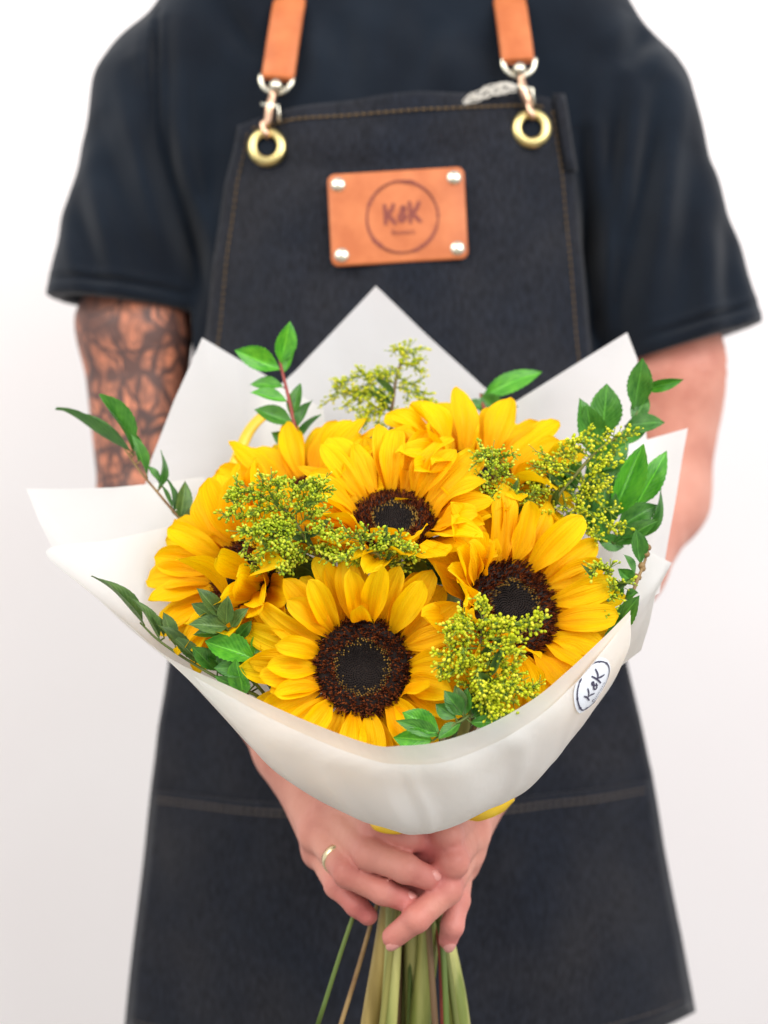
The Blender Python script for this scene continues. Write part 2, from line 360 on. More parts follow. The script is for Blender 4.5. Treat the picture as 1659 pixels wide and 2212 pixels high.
# ------------------------------------------------------------------ solid bodies from blended volumes
class Volume:
    def __init__(s, lo, hi, h):
        s.lo = np.array(lo, dtype=np.float32); s.h = h
        s.n = [int(math.ceil((hi[i] - lo[i]) / h)) + 1 for i in range(3)]
        s.ax = [(lo[i] + h * np.arange(s.n[i])).astype(np.float32) for i in range(3)]
        s.d = np.full(s.n, 0.08, dtype=np.float32)
    def box(s, lo, hi):
        sl = []
        for i in range(3):
            a = max(0, int((lo[i] - s.lo[i]) / s.h)); b = min(s.n[i], int((hi[i] - s.lo[i]) / s.h) + 2)
            sl.append(slice(a, max(a, b)))
        return tuple(sl)
    def coords(s, sl):
        return s.ax[0][sl[0]][:, None, None], s.ax[1][sl[1]][None, :, None], s.ax[2][sl[2]][None, None, :]
    def cone_d(s, sl, a, b, ra, rb, sq=(1, 1, 1)):
        X, Y, Z = s.coords(sl)
        ax, ay, az = a; ux, uy, uz = [(b[i] - a[i]) / sq[i] for i in range(3)]
        px, py, pz = (X - ax) / sq[0], (Y - ay) / sq[1], (Z - az) / sq[2]
        L2 = ux * ux + uy * uy + uz * uz + 1e-12
        t = np.clip((px * ux + py * uy + pz * uz) / L2, 0, 1)
        return (np.sqrt((px - t * ux) ** 2 + (py - t * uy) ** 2 + (pz - t * uz) ** 2) - (ra + (rb - ra) * t)) * min(sq)
    def cone(s, a, b, ra, rb, k=0.01, sq=(1, 1, 1), sub=False):
        m = max(ra, rb) * max(sq) + 0.02 + k
        lo = [min(a[i], b[i]) - m for i in range(3)]; hi = [max(a[i], b[i]) + m for i in range(3)]
        sl = s.box(lo, hi)
        e = s.cone_d(sl, a, b, ra, rb, sq); d = s.d[sl]
        if sub:
            e = -e
            h = np.clip(0.5 - 0.5 * (d - e) / k, 0, 1); s.d[sl] = d * (1 - h) + e * h + k * h * (1 - h)
        else:
            h = np.clip(0.5 + 0.5 * (d - e) / k, 0, 1); s.d[sl] = d * (1 - h) + e * h - k * h * (1 - h)
    def mesh(s):
        d = s.d; h = s.h; ins = d < 0
        nx, ny, nz = d.shape
        cnt = np.zeros((nx - 1, ny - 1, nz - 1), dtype=np.uint8)
        for i in (0, 1):
            for j in (0, 1):
                for k in (0, 1):
                    cnt += ins[i:nx - 1 + i, j:ny - 1 + j, k:nz - 1 + k]
        act = np.argwhere((cnt > 0) & (cnt < 8))
        idx = np.full(cnt.shape, -1, dtype=np.int32); idx[act[:, 0], act[:, 1], act[:, 2]] = np.arange(len(act))
        acc = np.zeros((len(act), 3)); num = np.zeros(len(act))
        cor = [(i, j, k) for i in (0, 1) for j in (0, 1) for k in (0, 1)]
        val = {c: d[act[:, 0] + c[0], act[:, 1] + c[1], act[:, 2] + c[2]] for c in cor}
        for c in cor:
            for ax in range(3):
                if c[ax]: continue
                c2 = list(c); c2[ax] = 1; c2 = tuple(c2)
                v1, v2 = val[c], val[c2]; m = (v1 < 0) != (v2 < 0)
                t = np.where(m, v1 / np.where(m, v1 - v2, 1), 0)
                for q in range(3):
                    acc[:, q] += np.where(m, c[q] + (t if q == ax else 0), 0)
                num += m
        vert = s.lo + (act + acc / num[:, None]) * h
        faces = []
        for ax in range(3):
            a2, a3 = (ax + 1) % 3, (ax + 2) % 3
            s1 = [slice(None)] * 3; s2 = [slice(None)] * 3; s1[ax] = slice(0, -1); s2[ax] = slice(1, None)
            ch = ins[tuple(s1)] != ins[tuple(s2)]
            e = np.argwhere(ch)
            ok = (e[:, a2] > 0) & (e[:, a3] > 0) & (e[:, a2] < d.shape[a2] - 1) & (e[:, a3] < d.shape[a3] - 1)
            e = e[ok]; flip = ins[e[:, 0], e[:, 1], e[:, 2]]
            def cell(o2, o3):
                c = e.copy(); c[:, a2] += o2; c[:, a3] += o3; return idx[c[:, 0], c[:, 1], c[:, 2]]
            q = np.stack([cell(-1, -1), cell(0, -1), cell(0, 0), cell(-1, 0)], 1)
            q[~flip] = q[~flip][:, ::-1]; faces.append(q)
        return vert, np.concatenate(faces)

def np_obj(name, V, Fq, m, parent=None):
    o0 = np.array(origin(parent)); V = V - o0
    me = bpy.data.meshes.new(name)
    me.vertices.add(len(V)); me.vertices.foreach_set('co', V.astype(np.float32).ravel())
    me.loops.add(Fq.size); me.loops.foreach_set('vertex_index', Fq.astype(np.int32).ravel())
    me.polygons.add(len(Fq)); me.polygons.foreach_set('loop_start', np.arange(0, Fq.size, 4, dtype=np.int32))
    me.polygons.foreach_set('use_smooth', np.ones(len(Fq), dtype=bool))
    me.update(calc_edges=True); me.validate(); me.materials.append(m)
    return link(bpy.data.objects.new(name, me), parent)

# ---- the person: trunk, neck, arms and hands in one skin; shirt and trousers over it
def px(r, d=1.0): return r
SHL, SHR = P(365, 215, 1.295), P(1335, 240, 1.295)
ELL, ELR = P(318, 1110, 1.30), P(1425, 1075, 1.30)
WRL, WRR = P(628, 1618, 1.06), P(1040, 1680, 1.06)
finger = {}
vol = Volume((-0.29, 0.90, CZ - 0.42), (0.29, 1.42, CZ + 0.62), 0.0021)
c = vol.cone
c(P(835, 420, 1.31), P(835, 1250, 1.31), 0.145, 0.13, 0.03, (1, 0.62, 1))
c(P(835, 60, 1.31), SHL, 0.05, 0.045, 0.04); c(P(835, 60, 1.31), SHR, 0.05, 0.045, 0.04)
c(P(835, 100, 1.31), P(835, -330, 1.29), 0.062, 0.056, 0.05)
for S, E, Wr, mid in ((SHL, ELL, WRL, P(290, 700, 1.30)), (SHR, ELR, WRR, P(1456, 800, 1.295))):
    m0_ = S.lerp(mid, 0.80)
    c(S, m0_, 0.030, 0.030, 0.02); c(m0_, mid, 0.030, 0.0465, 0.02); c(mid, E, 0.0465, 0.040, 0.02)
    m1 = E.lerp(Wr, 0.28)
    c(E, m1, 0.039, 0.039, 0.02); c(m1, Wr, 0.038, 0.0235, 0.015)
    c(Wr, Wr.lerp(E, -0.06), 0.025, 0.024, 0.012, (1, 1, 1))
hands = {
 'L': dict(wrist=WRL, fingers=[
    [(755, 1738, .985), (816, 1788, .942), (882, 1810, .938), (924, 1819, .945)],
    [(722, 1768, .985), (800, 1846, .932), (876, 1876, .927), (922, 1895, .932)],
    [(690, 1800, .990), (752, 1886, .942), (828, 1925, .934), (874, 1944, .938)],
    [(692, 1838, 1.00), (728, 1913, .962), (770, 1955, .952), (795, 1978, .952)]],
    thumb=[(700, 1690, 1.01), (760, 1715, .975), (830, 1745, .955), (880, 1765, .95)]),
 'R': dict(wrist=WRR, fingers=[
    [(1005, 1762, .985), (966, 1805, .938), (918, 1838, .950), (875, 1850, .958)],
    [(1010, 1800, .985), (978, 1862, .936), (930, 1902, .948), (890, 1922, .955)],
    [(1000, 1842, .988), (966, 1922, .938), (900, 1984, .928), (850, 2024, .934)],
    [(992, 1868, .995), (988, 1945, .958), (977, 2000, .950), (968, 2030, .954)]],
    thumb=[(1020, 1715, 1.01), (990, 1730, .97), (950, 1745, .955), (910, 1760, .955)])}
RAD = [(.0102, .0096, .0087, .0076), (.0106, .0100, .0091, .0079), (.0100, .0094, .0085, .0074), (.0089, .0080, .0073, .0064)]
for hk, H in hands.items():
    w = H['wrist']
    for i, ch in enumerate(H['fingers']):
        m0 = P(*ch[0])
        c(w, m0, 0.0205, (0.0130, 0.0130, 0.0122, 0.011)[i], 0.007); c(m0, m0, (0.0148, 0.0150, 0.0138, 0.0122)[i], (0.0148, 0.0150, 0.0138, 0.0122)[i], 0.006)
    for i, ch in enumerate(H['fingers']):
        pts = [P(*q) for q in ch]; r = RAD[i]
        c(pts[0], pts[1], r[0] * 1.12, r[1], 0.0035)
        c(pts[1], pts[1], r[1] * 1.07, r[1] * 1.07, 0.002)
        c(pts[1], pts[2], r[1] * 0.98, r[2], 0.0018)
        c(pts[2], pts[2], r[2] * 1.05, r[2] * 1.05, 0.002)
        c(pts[2], pts[3], r[2] * 0.98, r[3], 0.0018)
        finger[hk, i] = pts
    th = [P(*q) for q in H['thumb']]
    c(w, th[0], 0.020, 0.016, 0.01); c(th[0], th[1], 0.014, 0.0115, 0.008); c(th[1], th[2], 0.011, 0.0105, 0.003); c(th[2], th[3], 0.0102, 0.0085, 0.003)
bv, bf = vol.mesh()
person = np_obj('person', bv, bf, M['skin'])
person['label'] = 'person in dark navy t-shirt with tattooed arm, both hands clasped round the flower stems'
person['category'] = 'person'
joints = np.array([tuple(p) for pts in finger.values() for p in pts], dtype=np.float32)   # redder skin over knuckles and fingertips
fl = np.zeros(len(bv), dtype=np.float32); near = np.where((bv[:, 1] < 1.04) & (bv[:, 2] < CZ - 0.15))[0]
fl[near] = np.clip(sum(np.exp(-((bv[near] - j) ** 2).sum(1) / 0.011 ** 2) for j in joints) * 0.55, 0, 0.75)
atr = person.data.attributes.new('flush', 'FLOAT', 'POINT'); atr.data.foreach_set('value', fl)
del vol

def nail(hk, i, toward, size):
    pts = finger[hk, i]; r = RAD[i][3]
    ax = (pts[3] - pts[2]).normalized(); n = Vector(toward); n = (n - ax * n.dot(ax)).normalized()
    cpos = pts[3] + ax * r * 0.15 + n * r * 0.80
    Mx = frame(cpos, n, ax)
    V, Fc = lathe([(0.0001, 0.0016), (0.5, 0.0014), (0.85, 0.0008), (1.0, -0.0006)], 16)
    V = [Mx @ Vector((v.x * size * 1.15, v.y * size * 0.9, v.z - abs(v.y * size) ** 2 * 40)) for v in V]
    world_obj('fingernail', V, Fc, M['nail'], person)
nail('R', 2, (0.5, -1, -0.5), 0.0052); nail('R', 3, (0.4, -1, 0), 0.0048)
nail('L', 1, (0.6, -0.5, 0.6), 0.0054); nail('L', 2, (0.6, -0.5, 0.6), 0.005)

# ---- t-shirt
vol = Volume((-0.335, 1.12, CZ - 0.30), (0.36, 1.46, CZ + 0.50), 0.0026); c = vol.cone
c(P(850, 360, 1.315), P(845, 1500, 1.315), 0.192, 0.185, 0.03, (1, 0.58, 1))
for nx_ in ((560, 0),): c(SHL, P(*nx_, 1.30), 0.060, 0.060, 0.05)
c(SHR, P(1130, 0, 1.30), 0.060, 0.062, 0.05)
c(P(560, 0, 1.30), P(1130, 0, 1.30), 0.060, 0.060, 0.05)
c(P(640, -60, 1.31), P(1030, -60, 1.31), 0.055, 0.055, 0.05)
slL, slR = P(243, 720, 1.295), P(1512, 830, 1.29)
c(SHL, slL, 0.0605, 0.0635, 0.02); c(SHR, slR, 0.0615, 0.0665, 0.02)
# folds running from the armpits and shoulders
def ridge(p0, p1, r, k=0.012, sub=False): c(p0, p1, r, r * 0.6, k, sub=sub)
fL = 1.232
X, Y, Z = vol.coords((slice(None),) * 3)
def noise3(s, ph): return np.sin(X * s + 1.7 * np.sin(Z * s * 0.6 + ph)) * np.cos(Z * s * 0.8 + ph * 2 + 1.3 * np.sin(Y * s * 0.7)) 
for (x0, z0), (x1, z1), dep, wd in (((300, 160), (440, 640), .007, .012), ((350, 60), (375, 420), .006, .012), ((215, 260), (330, 640), .004, .014), ((160, 420), (230, 640), .004, .012),
        ((1255, 300), (1290, 760), .008, .010), ((1330, 200), (1290, 640), .006, .012), ((1420, 190), (1330, 700), .007, .014), ((1500, 330), (1450, 760), .005, .016), ((1560, 450), (1570, 740), .004, .014), ((1400, 60), (1340, 160), .005, .014), ((480, 20), (560, 150), .003, .012), ((740, 60), (760, 240), .003, .014), ((930, 70), (900, 230), .003, .014), ((100, 596), (415, 632), .0026, .004), ((1650, 655), (1375, 738), .0026, .004), ((340, 20), (345, 330), .0030, .004)):
    A_, B_ = P(x0, z0, 1.25), P(x1, z1, 1.25); ux, uz = B_.x - A_.x, B_.z - A_.z; L2 = ux * ux + uz * uz
    t = ((X - A_.x) * ux + (Z - A_.z) * uz) / L2; tc_ = np.clip(t, 0, 1)
    dd = np.sqrt((X - A_.x - tc_ * ux) ** 2 + (Z - A_.z - tc_ * uz) ** 2)
    vol.d += np.where(Y < 1.29, 1.5 * dep * (np.exp(-(dd / (wd * .7)) ** 2) - 0.6 * np.exp(-((dd - 1.5 * wd) / (wd * .7)) ** 2)) * np.sin(math.pi * np.clip(t * .9 + .08, 0, 1)), 0).astype(np.float32)
vol.d += (0.0020 * noise3(38, 0.4) + 0.0012 * noise3(71, 1.9)).astype(np.float32)
# sleeve hems: cut along a slanting plane, then hollow
def plane_cut(a, b, sign):
    """removes everything of the sleeve beyond the line a-b"""
    t = (b - a).normalized(); n = Vector((-t.z, 0, t.x)); n = n if n.z < 0 else -n
    e = (X - a.x) * n.x + (Z - a.z) * n.z
    side = (X < -0.164) if sign < 0 else (X > 0.192)
    return np.where(side, e, -1.0).astype(np.float32)
vol.d = np.maximum(vol.d, plane_cut(P(95, 628, 1.25), P(410, 662, 1.25), -1) + 0 * Y)
vol.d = np.maximum(vol.d, plane_cut(P(1659, 688, 1.25), P(1380, 772, 1.25), 1) + 0 * Y)
for S, E, r in ((SHL, slL, 0.0575), (SHR, slR, 0.0605)):
    c(S.lerp(E, 1.06), S.lerp(E, 1.4), r, r, 0.002, sub=True)
sv, sf = vol.mesh(); del vol
shirt = np_obj('t_shirt', sv, sf, M['shirt'], person)
shirt['label'] = 'dark navy cotton t-shirt with loose short sleeves'
collar = [P(840 + 235 * math.cos(a), -25 + 85 * math.sin(a), 1.245 + 0.085 * (1 - math.sin(a)) * 0.5) for a in np.linspace(0.0, math.pi, 25)]
world_obj('collar_band', *tube(collar, 0.0075, 10), M['shirt'], person)
for nm, a0, b0, dd in (('sleeve_hem', (105, 598), (410, 634), 1.232), ('sleeve_hem', (1640, 668), (1380, 742), 1.227)):
    pass
# trousers
mb = MB()
for sx in (-1, 1):
    path = [Vector((sx * 0.085, 1.33, 0.92)), Vector((sx * 0.105, 1.335, 0.62)), Vector((sx * 0.115, 1.345, 0.35)), Vector((sx * 0.12, 1.35, 0.03))]
    mb.add(tube(catmull(path, 5), [0.098, 0.088, 0.072, 0.062], 20))
mb.add(tube([Vector((0, 1.33, 0.98)), Vector((0, 1.33, 0.86))], [0.14, 0.12], 20))
world_obj('trousers', mb.v, mb.f, M['trousers'], person)
for sx in (-1, 1):
    V, Fc = lathe([(0.001, 0.0), (1, 0.0), (1.05, 0.2), (0.95, 0.6), (0.6, 0.95), (0.001, 1.0)], 20)
    V = [Vector((sx * 0.125 + v.x * 0.048, 1.30 + v.y * 0.13, 0.001 + v.z * 0.085)) for v in V]
    world_obj('shoe', V, Fc, M['trousers'], person)

# ------------------------------------------------------------------ the apron
apron = thing('apron', P(835, 2190, 1.18), 'dark denim apron with tan leather straps and a leather name patch', 'apron')
ROWS = [((517, 268), (1210, 218)), ((505, 330), (1222, 285)), ((488, 400), (1238, 380)), ((465, 560), (1256, 560)), ((448, 720), (1272, 740)),
        ((420, 900), (1292, 900)), ((400, 1100), (1315, 1100)), ((382, 1300), (1338, 1300)), ((364, 1450), (1352, 1430)), ((345, 1570), (1380, 1555)),
        ((330, 1690), (1406, 1668)), ((312, 1850), (1432, 1830)), ((291, 2050), (1470, 2015)), ((272, 2232), (1503, 2192))]
NU, SUB = 61, 6
def apron_point(fv, u, lift=0.0):
    fv = max(0.0, min(len(ROWS) - 1.0, fv)); i = min(int(fv), len(ROWS) - 2); t = fv - i
    l = [ROWS[i][0][k] * (1 - t) + ROWS[i + 1][0][k] * t for k in (0, 1)]; r = [ROWS[i][1][k] * (1 - t) + ROWS[i + 1][1][k] * t for k in (0, 1)]
    g = fv / (len(ROWS) - 1)
    amp = 0.040 + 0.055 * g; d0 = 1.186 - 0.004 * g
    A, B = P(l[0], l[1], d0 + amp), P(r[0], r[1], d0 + amp)
    s = (u + 1) / 2
    p = A.lerp(B, s); p.y = d0 + amp * abs(u) ** 2.2
    # soft folds of the cloth
    x, z = p.x, p.z
    p.y += 0.0035 * math.sin(x * 34 + 2.2 * math.sin(z * 9)) * (0.15 + 1.0 * g) + 0.0012 * math.sin(x * 71 + z * 22)
    # a crease sagging below the top hem
    p.y += 0.006 * math.exp(-((z - (CZ + 0.275 + 0.25 * (x + 0.02) ** 2 * 10)) / 0.012) ** 2) * math.exp(-((x - 0.0) / 0.07) ** 2)
    p.y += 0.005 * math.exp(-((x + 0.085 - 0.25 * (CZ + 0.3 - z)) / 0.010) ** 2) * (1 - g)
    if fv < 1: p.z += 0.0012 * math.sin(u * 9 + 1) * (1 - fv) + 0.004 * (1 - u * u) * (1 - fv)
    p.y += 0.0022 * abs(math.sin(x * 23 + z * 31 + 1.5 * math.sin(z * 14))) ** 3 + 0.0018 * abs(math.sin(x * 41 - z * 19 + 2)) ** 4
    p.y -= lift
    return p
nv = (len(ROWS) - 1) * SUB + 1
V = [apron_point(j / SUB, -1 + 2 * i / (NU - 1)) for j in range(nv) for i in range(NU)]
body = world_obj('cloth_panel', V, grid_faces(NU, nv), M['denim'], apron)
md = body.modifiers.new('thickness', 'SOLIDIFY'); md.thickness = 0.0022; md.offset = -1
abvh = BVHTree.FromPolygons([tuple(v) for v in V], grid_faces(NU, nv))
def cloth_y(x, z, rad=0.0):
    ys = []
    for dx in ((0,) if rad == 0 else (-rad, 0, rad)):
        for dz in ((0,) if rad == 0 else (-rad, 0, rad)):
            hit = abvh.ray_cast(Vector((x + dx, 0.9, z + dz)), Vector((0, 1, 0)))[0]
            if hit is not None: ys.append(hit.y)
    return min(ys) if ys else 1.21
# lower pocket panel laid on the skirt, its top edge stitched
j0 = 10.08; V = [apron_point(j0 + (12.9 - j0) * j / 24, -0.985 + 1.97 * i / (NU - 1), 0.0035) for j in range(25) for i in range(NU)]
pk = world_obj('pocket_panel', V, grid_faces(NU, 25), M['denim'], apron)
md = pk.modifiers.new('thickness', 'SOLIDIFY'); md.thickness = 0.0018; md.offset = -1
def stitch(name, pts, m, r=0.0007, dash=0.0042, gap=0.0018):
    """a row of single thread stitches"""
    mb = MB(); pts = [Vector(p) for p in pts]; acc = 0.0; cur = [pts[0]]; on = True; lim = dash
    for a, b in zip(pts[:-1], pts[1:]):
        L = (b - a).length; s = 0.0
        while L - s > lim - acc:
            s += lim - acc; q = a.lerp(b, s / L); cur.append(q)
            if on and len(cur) > 1: mb.add(tube(cur, r, 5))
            on = not on; lim = dash if on else gap; acc = 0.0; cur = [q]
        acc += L - s; cur.append(b)
    return world_obj(name, mb.v, mb.f, m, apron, kind='stuff')
US = np.linspace(-0.97, 0.97, 120)
stitch('top_stitching', [apron_point(0.42 + 0.1 * math.cos(u * 3), u * 0.93, 0.0034) for u in US], M['stitch'], 0.0010)
stitch('side_stitching', [apron_point(v, -0.93 - 0.0 * v, 0.0034) for v in np.linspace(0.4, 5.5, 120)], M['stitch'])
stitch('side_stitching', [apron_point(v, 0.93, 0.0034) for v in np.linspace(0.4, 5.5, 120)], M['stitch'])
stitch('pocket_stitching', [apron_point(j0 + 0.10, u * 1.0, 0.0048) for u in US], M['stitch_pale'], 0.0013, 0.006, 0.001)
stitch('pocket_stitching', [apron_point(j0 + 0.16, u * 1.0, 0.0048) for u in US], M['stitch_pale'], 0.0013, 0.006, 0.001)
stitch('hem_stitching', [apron_point(12.78, u, 0.0048) for u in US], M['stitch_pale'], 0.0012)
# folded top corner at the right
V = []
for j in range(7):
    for i in range(5):
        b0 = apron_point(-0.0 + j * 0.32, 0.955 + i * 0.013, 0.004 + 0.003 * math.sin(i * 0.8)); b0.z += 0.004 * (6 - j) / 6; V.append(b0)
fc = world_obj('folded_edge', V, grid_faces(5, 7), M['denim'], apron); md = fc.modifiers.new('thickness', 'SOLIDIFY'); md.thickness = 0.003

def torus(cn, n, R, r, m, name, parent, sides=36, squash=1.0, a0=0, a1=2 * math.pi, xdir=None):
    Mx = frame(cn, n, xdir); k = sides if a1 - a0 > 6.2 else int(sides * (a1 - a0) / 6.28) + 1
    path = [Mx @ Vector((R * math.cos(a0 + (a1 - a0) * i / k), R * squash * math.sin(a0 + (a1 - a0) * i / k), 0)) for i in range(k + 1)]
    return world_obj(name, *tube(path, r, 12), m, parent)
TOWARD = Vector((0, -1, 0.05))
def clip_set(gx, gy, u_ring, ring_c, strap_top, strap_bot, clasp_mid, lean):
    d = 1.212
    g = P(gx, gy, d); d = cloth_y(g.x, g.z, 0.013) - 0.0015; g = P(gx, gy, d)
    # grommet: a domed ring
    prof = [(0.0085, -0.001), (0.0082, 0.0022), (0.0100, 0.0038), (0.0130, 0.0036), (0.0155, 0.0020), (0.0164, -0.001)]
    V, Fc = lathe(prof, 40, frame(g, TOWARD)); gr = world_obj('grommet', V, Fc, M['brass'], apron)
    V, Fc = lathe([(0.0001, -0.0004), (0.0086, -0.0004)], 24, frame(g, TOWARD)); world_obj('eyelet', V, Fc, M['shirt'], gr)
    # swivel hook: ring end, body, swivel ball, D ring
    top = P(*ring_c, d - 0.004); h0 = g + Vector((0.0, -0.005, 0.012)); mid = P(*clasp_mid, d - 0.007)
    hk = world_obj('swivel_hook', *tube(catmull([g + Vector((0.001, 0.002, 0.008)), h0 + Vector((0, -0.003, -0.004)), h0 + Vector((-0.003, -0.002, 0.004)), h0.lerp(mid, 0.4), mid, mid.lerp(top, 0.5), top + Vector((0, -0.003, -0.006))], 5),
                   [0.0022, 0.0026, 0.0028, 0.0036, 0.0042, 0.0030, 0.0034], 10), M['rose_metal'], apron)
    V, Fc = lathe([(0.0001, 0.0058), (0.003, 0.005), (0.0052, 0.002), (0.0056, 0), (0.005, -0.003), (0.0001, -0.0056)], 16, frame(top + Vector((0, -0.004, -0.004)), (0, 0, 1)))
    world_obj('swivel_ball', V, Fc, M['silver'], hk)
    world_obj('hook_lever', *tube([mid + Vector((-0.007, -0.002, 0.002)), mid + Vector((0.007, -0.003, 0.0)), mid + Vector((0.008, -0.002, -0.012))], 0.0018, 8), M['silver'], hk)
    torus(top + Vector((0, 0.001, 0.0035)), TOWARD, 0.0128, 0.0024, M['silver'], 'strap_ring', apron, 28, 0.95, math.pi * 0.92, math.pi * 2.08, xdir=(1, 0, 0))
    # leather strap: a flat band that goes up over the shoulder to the neck
    (tx, ty), (bx, by) = strap_top, strap_bot
    b0 = P(bx, by, d - 0.004); t0 = P(tx, ty, 1.232)
    up = t0 + (t0 - b0).normalized() * 0.07 + Vector((0, 0.045, 0)); far = up + Vector((lean * 0.02, 0.08, 0.03))
    path = catmull([b0, b0.lerp(t0, 0.5) + Vector((0, -0.004, 0)), t0, up, far], 8)
    V = []; n = len(path); w = 0.0136
    sec = [(-1, 0), (-0.96, -0.0028), (-0.8, -0.0036), (0, -0.0042), (0.8, -0.0036), (0.96, -0.0028), (1, 0), (0.9, 0.0016), (0, 0.002), (-0.9, 0.0016)]
    for i, p in enumerate(path):
        t = (path[min(i + 1, n - 1)] - path[max(0, i - 1)]).normalized(); side = Vector((1, 0, 0)); side = (side - t * side.dot(t)).normalized(); nr = side.cross(t)
        ww = w * (0.92 if i == 0 else 1)
        if nr.y > 0: nr = -nr
        for a, bb in sec: V.append(p + side * a * ww - nr * bb)
    Fc = grid_faces(len(sec), n, True) + [tuple(range(len(sec)))]
    st = world_obj('leather_strap', V, Fc, M['leather'], apron)
    return st, path
stL, pL = clip_set(577, 317, 0, (597, 178), (628, -5), (600, 172), (583, 232), 1)
stR, pR = clip_set(1148, 277, 0, (1121, 142), (1098, -5), (1119, 135), (1130, 195), -1)
def rivet(cn, n, r, parent, m=None):
    V, Fc = lathe([(0.0001, 0.0030), (0.45, 0.0027), (0.8, 0.0016), (1.0, 0.0), (1.0, -0.001)], 20)
    Mx = frame(cn, n); V = [Mx @ Vector((v.x * r, v.y * r, v.z)) for v in V]
    return world_obj('rivet', V, Fc, m or M['silver'], parent)
rivet(P(604, 120, 1.212), TOWARD, 0.0055, stL)
# a second turn of each strap doubled under the ring
# leather patch
pc = [P(706, 375, 1.176), P(1003, 356, 1.176), P(1013, 556, 1.176), P(716, 574, 1.176)]
ctr = sum(pc, Vector()) / 4; ex = (pc[1] - pc[0] + pc[2] - pc[3]).normalized(); ez = (pc[0] - pc[3]).normalized()
hw = (pc[1] - pc[0]).length / 2; hh = (pc[0] - pc[3]).length / 2
PATCH_Y = min(cloth_y(ctr.x + ex.x * a * hw, ctr.z + b * hh) for a in np.linspace(-1, 1, 13) for b in np.linspace(-1, 1, 9)) - 0.0035
def patch_pt(a, b, lift=0.0):
    p = ctr + ex * a + ez * b; p.y = PATCH_Y - lift + 0.6 * p.x * p.x; return p
outline = []
rc = 0.006
for cx_, cz_, a0 in ((hw - rc, hh - rc, 0), (-hw + rc, hh - rc, 90), (-hw + rc, -hh + rc, 180), (hw - rc, -hh + rc, 270)):
    for k in range(7):
        a = math.radians(a0 + 15 * k); outline.append((cx_ + rc * math.cos(a), cz_ + rc * math.sin(a)))
no = len(outline); rings = [(1.0, -0.002), (1.0, 0.0008), (0.985, 0.0018), (0.95, 0.002), (0.6, 0.002), (0.3, 0.002), (0.001, 0.002)]
V = [patch_pt(a * s, b * s, l) for s, l in rings for a, b in outline]
patch = world_obj('leather_patch', V, grid_faces(no, len(rings), True), M['leather'], apron)
for a, b in ((-1, 1), (1, 1), (-1, -1), (1, -1)):
    rivet(patch_pt(a * (hw - 0.0085), b * (hh - 0.0085), 0.002), TOWARD, 0.0062, patch)

K_STROKES = [  # hand-lettered K & K on a 2 x 1 field, thick pen strokes
    [(-0.95, 0.5), (-0.90, 0.0), (-0.93, -0.55)], [(-0.42, 0.52), (-0.62, 0.12), (-0.88, -0.06)], [(-0.84, 0.0), (-0.60, -0.25), (-0.36, -0.55)],
    [(0.20, -0.36), (-0.02, 0.10), (0.06, 0.30), (0.16, 0.16), (-0.12, -0.12), (-0.14, -0.32), (0.02, -0.40), (0.24, -0.08)],
    [(0.42, 0.58), (0.46, 0.0), (0.42, -0.55)], [(0.98, 0.55), (0.74, 0.12), (0.48, -0.02)], [(0.52, 0.02), (0.76, -0.25), (1.02, -0.5)]]
def stroke_mesh(pts2, w, mapper, lift):
    pts = catmull([Vector((a, b, 0)) for a, b in pts2], 5); V = []; n = len(pts)
    for i, p in enumerate(pts):
        t = (pts[min(i + 1, n - 1)] - pts[max(i - 1, 0)]).normalized(); s = Vector((-t.y, t.x, 0))
        ww = w * (0.65 + 0.5 * math.sin(math.pi * (0.15 + 0.7 * i / (n - 1))))
        for k in (-1, 1): q = p + s * ww * k; V.append(mapper(q.x, q.y, lift))
    return V, grid_faces(2, n)
def text_mesh(body, size, mapper, lift, cx_, cy_):
    cu = bpy.data.curves.new('text', 'FONT'); cu.body = body; cu.size = size; cu.align_x = 'CENTER'; cu.resolution_u = 3
    o = bpy.data.objects.new('text', cu); COL.objects.link(o); bpy.context.view_layer.update()
    me = bpy.data.meshes.new_from_object(o.evaluated_get(bpy.context.evaluated_depsgraph_get()))
    V = [mapper(v.co.x + cx_, v.co.y + cy_, lift) for v in me.vertices]; Fc = [tuple(p.vertices) for p in me.polygons]
    bpy.data.objects.remove(o); bpy.data.curves.remove(cu); bpy.data.meshes.remove(me)
    return V, Fc
def circle_mark(R, w, mapper, lift, seed):
    rnd = random.Random(seed); mb = MB()
    for k in range(2):
        V = []; n = 72; ph = rnd.random() * 6
        for i in range(n + 1):
            a = 2 * math.pi * i / n; rr = R * (1 + 0.012 * math.sin(a * 3 + ph) + 0.010 * k)
            ww = w * (0.55 + 0.45 * math.sin(a * 2 + ph * 2) ** 2 + (0.8 if (a * 1.27 + ph) % 1.6 < 0.16 else 0))
            for s in (-1, 1): V.append(mapper((rr + s * ww) * math.cos(a), (rr + s * ww) * math.sin(a), lift))
        mb.add((V, grid_faces(2, n + 1)))
    return mb.v, mb.f
PS = 0.0158
world_obj('printed_ring', *circle_mark(0.0282, 0.0009, lambda a, b, l: patch_pt(a + 0.0035, b - 0.001, l), 0.0024, 3), M['leather_print'], patch)
mb = MB()
for s in K_STROKES: mb.add(stroke_mesh(s, 0.10, lambda a, b, l: patch_pt(a * PS * 0.92 + 0.0035, b * PS * 1.0 + 0.002, l), 0.0024))
world_obj('printed_letters', mb.v, mb.f, M['leather_print'], patch)
world_obj('printed_word', *text_mesh('flowers', 0.0062, lambda a, b, l: patch_pt(a, b, l), 0.0024, 0.0035, -0.0150), M['leather_print'], patch)
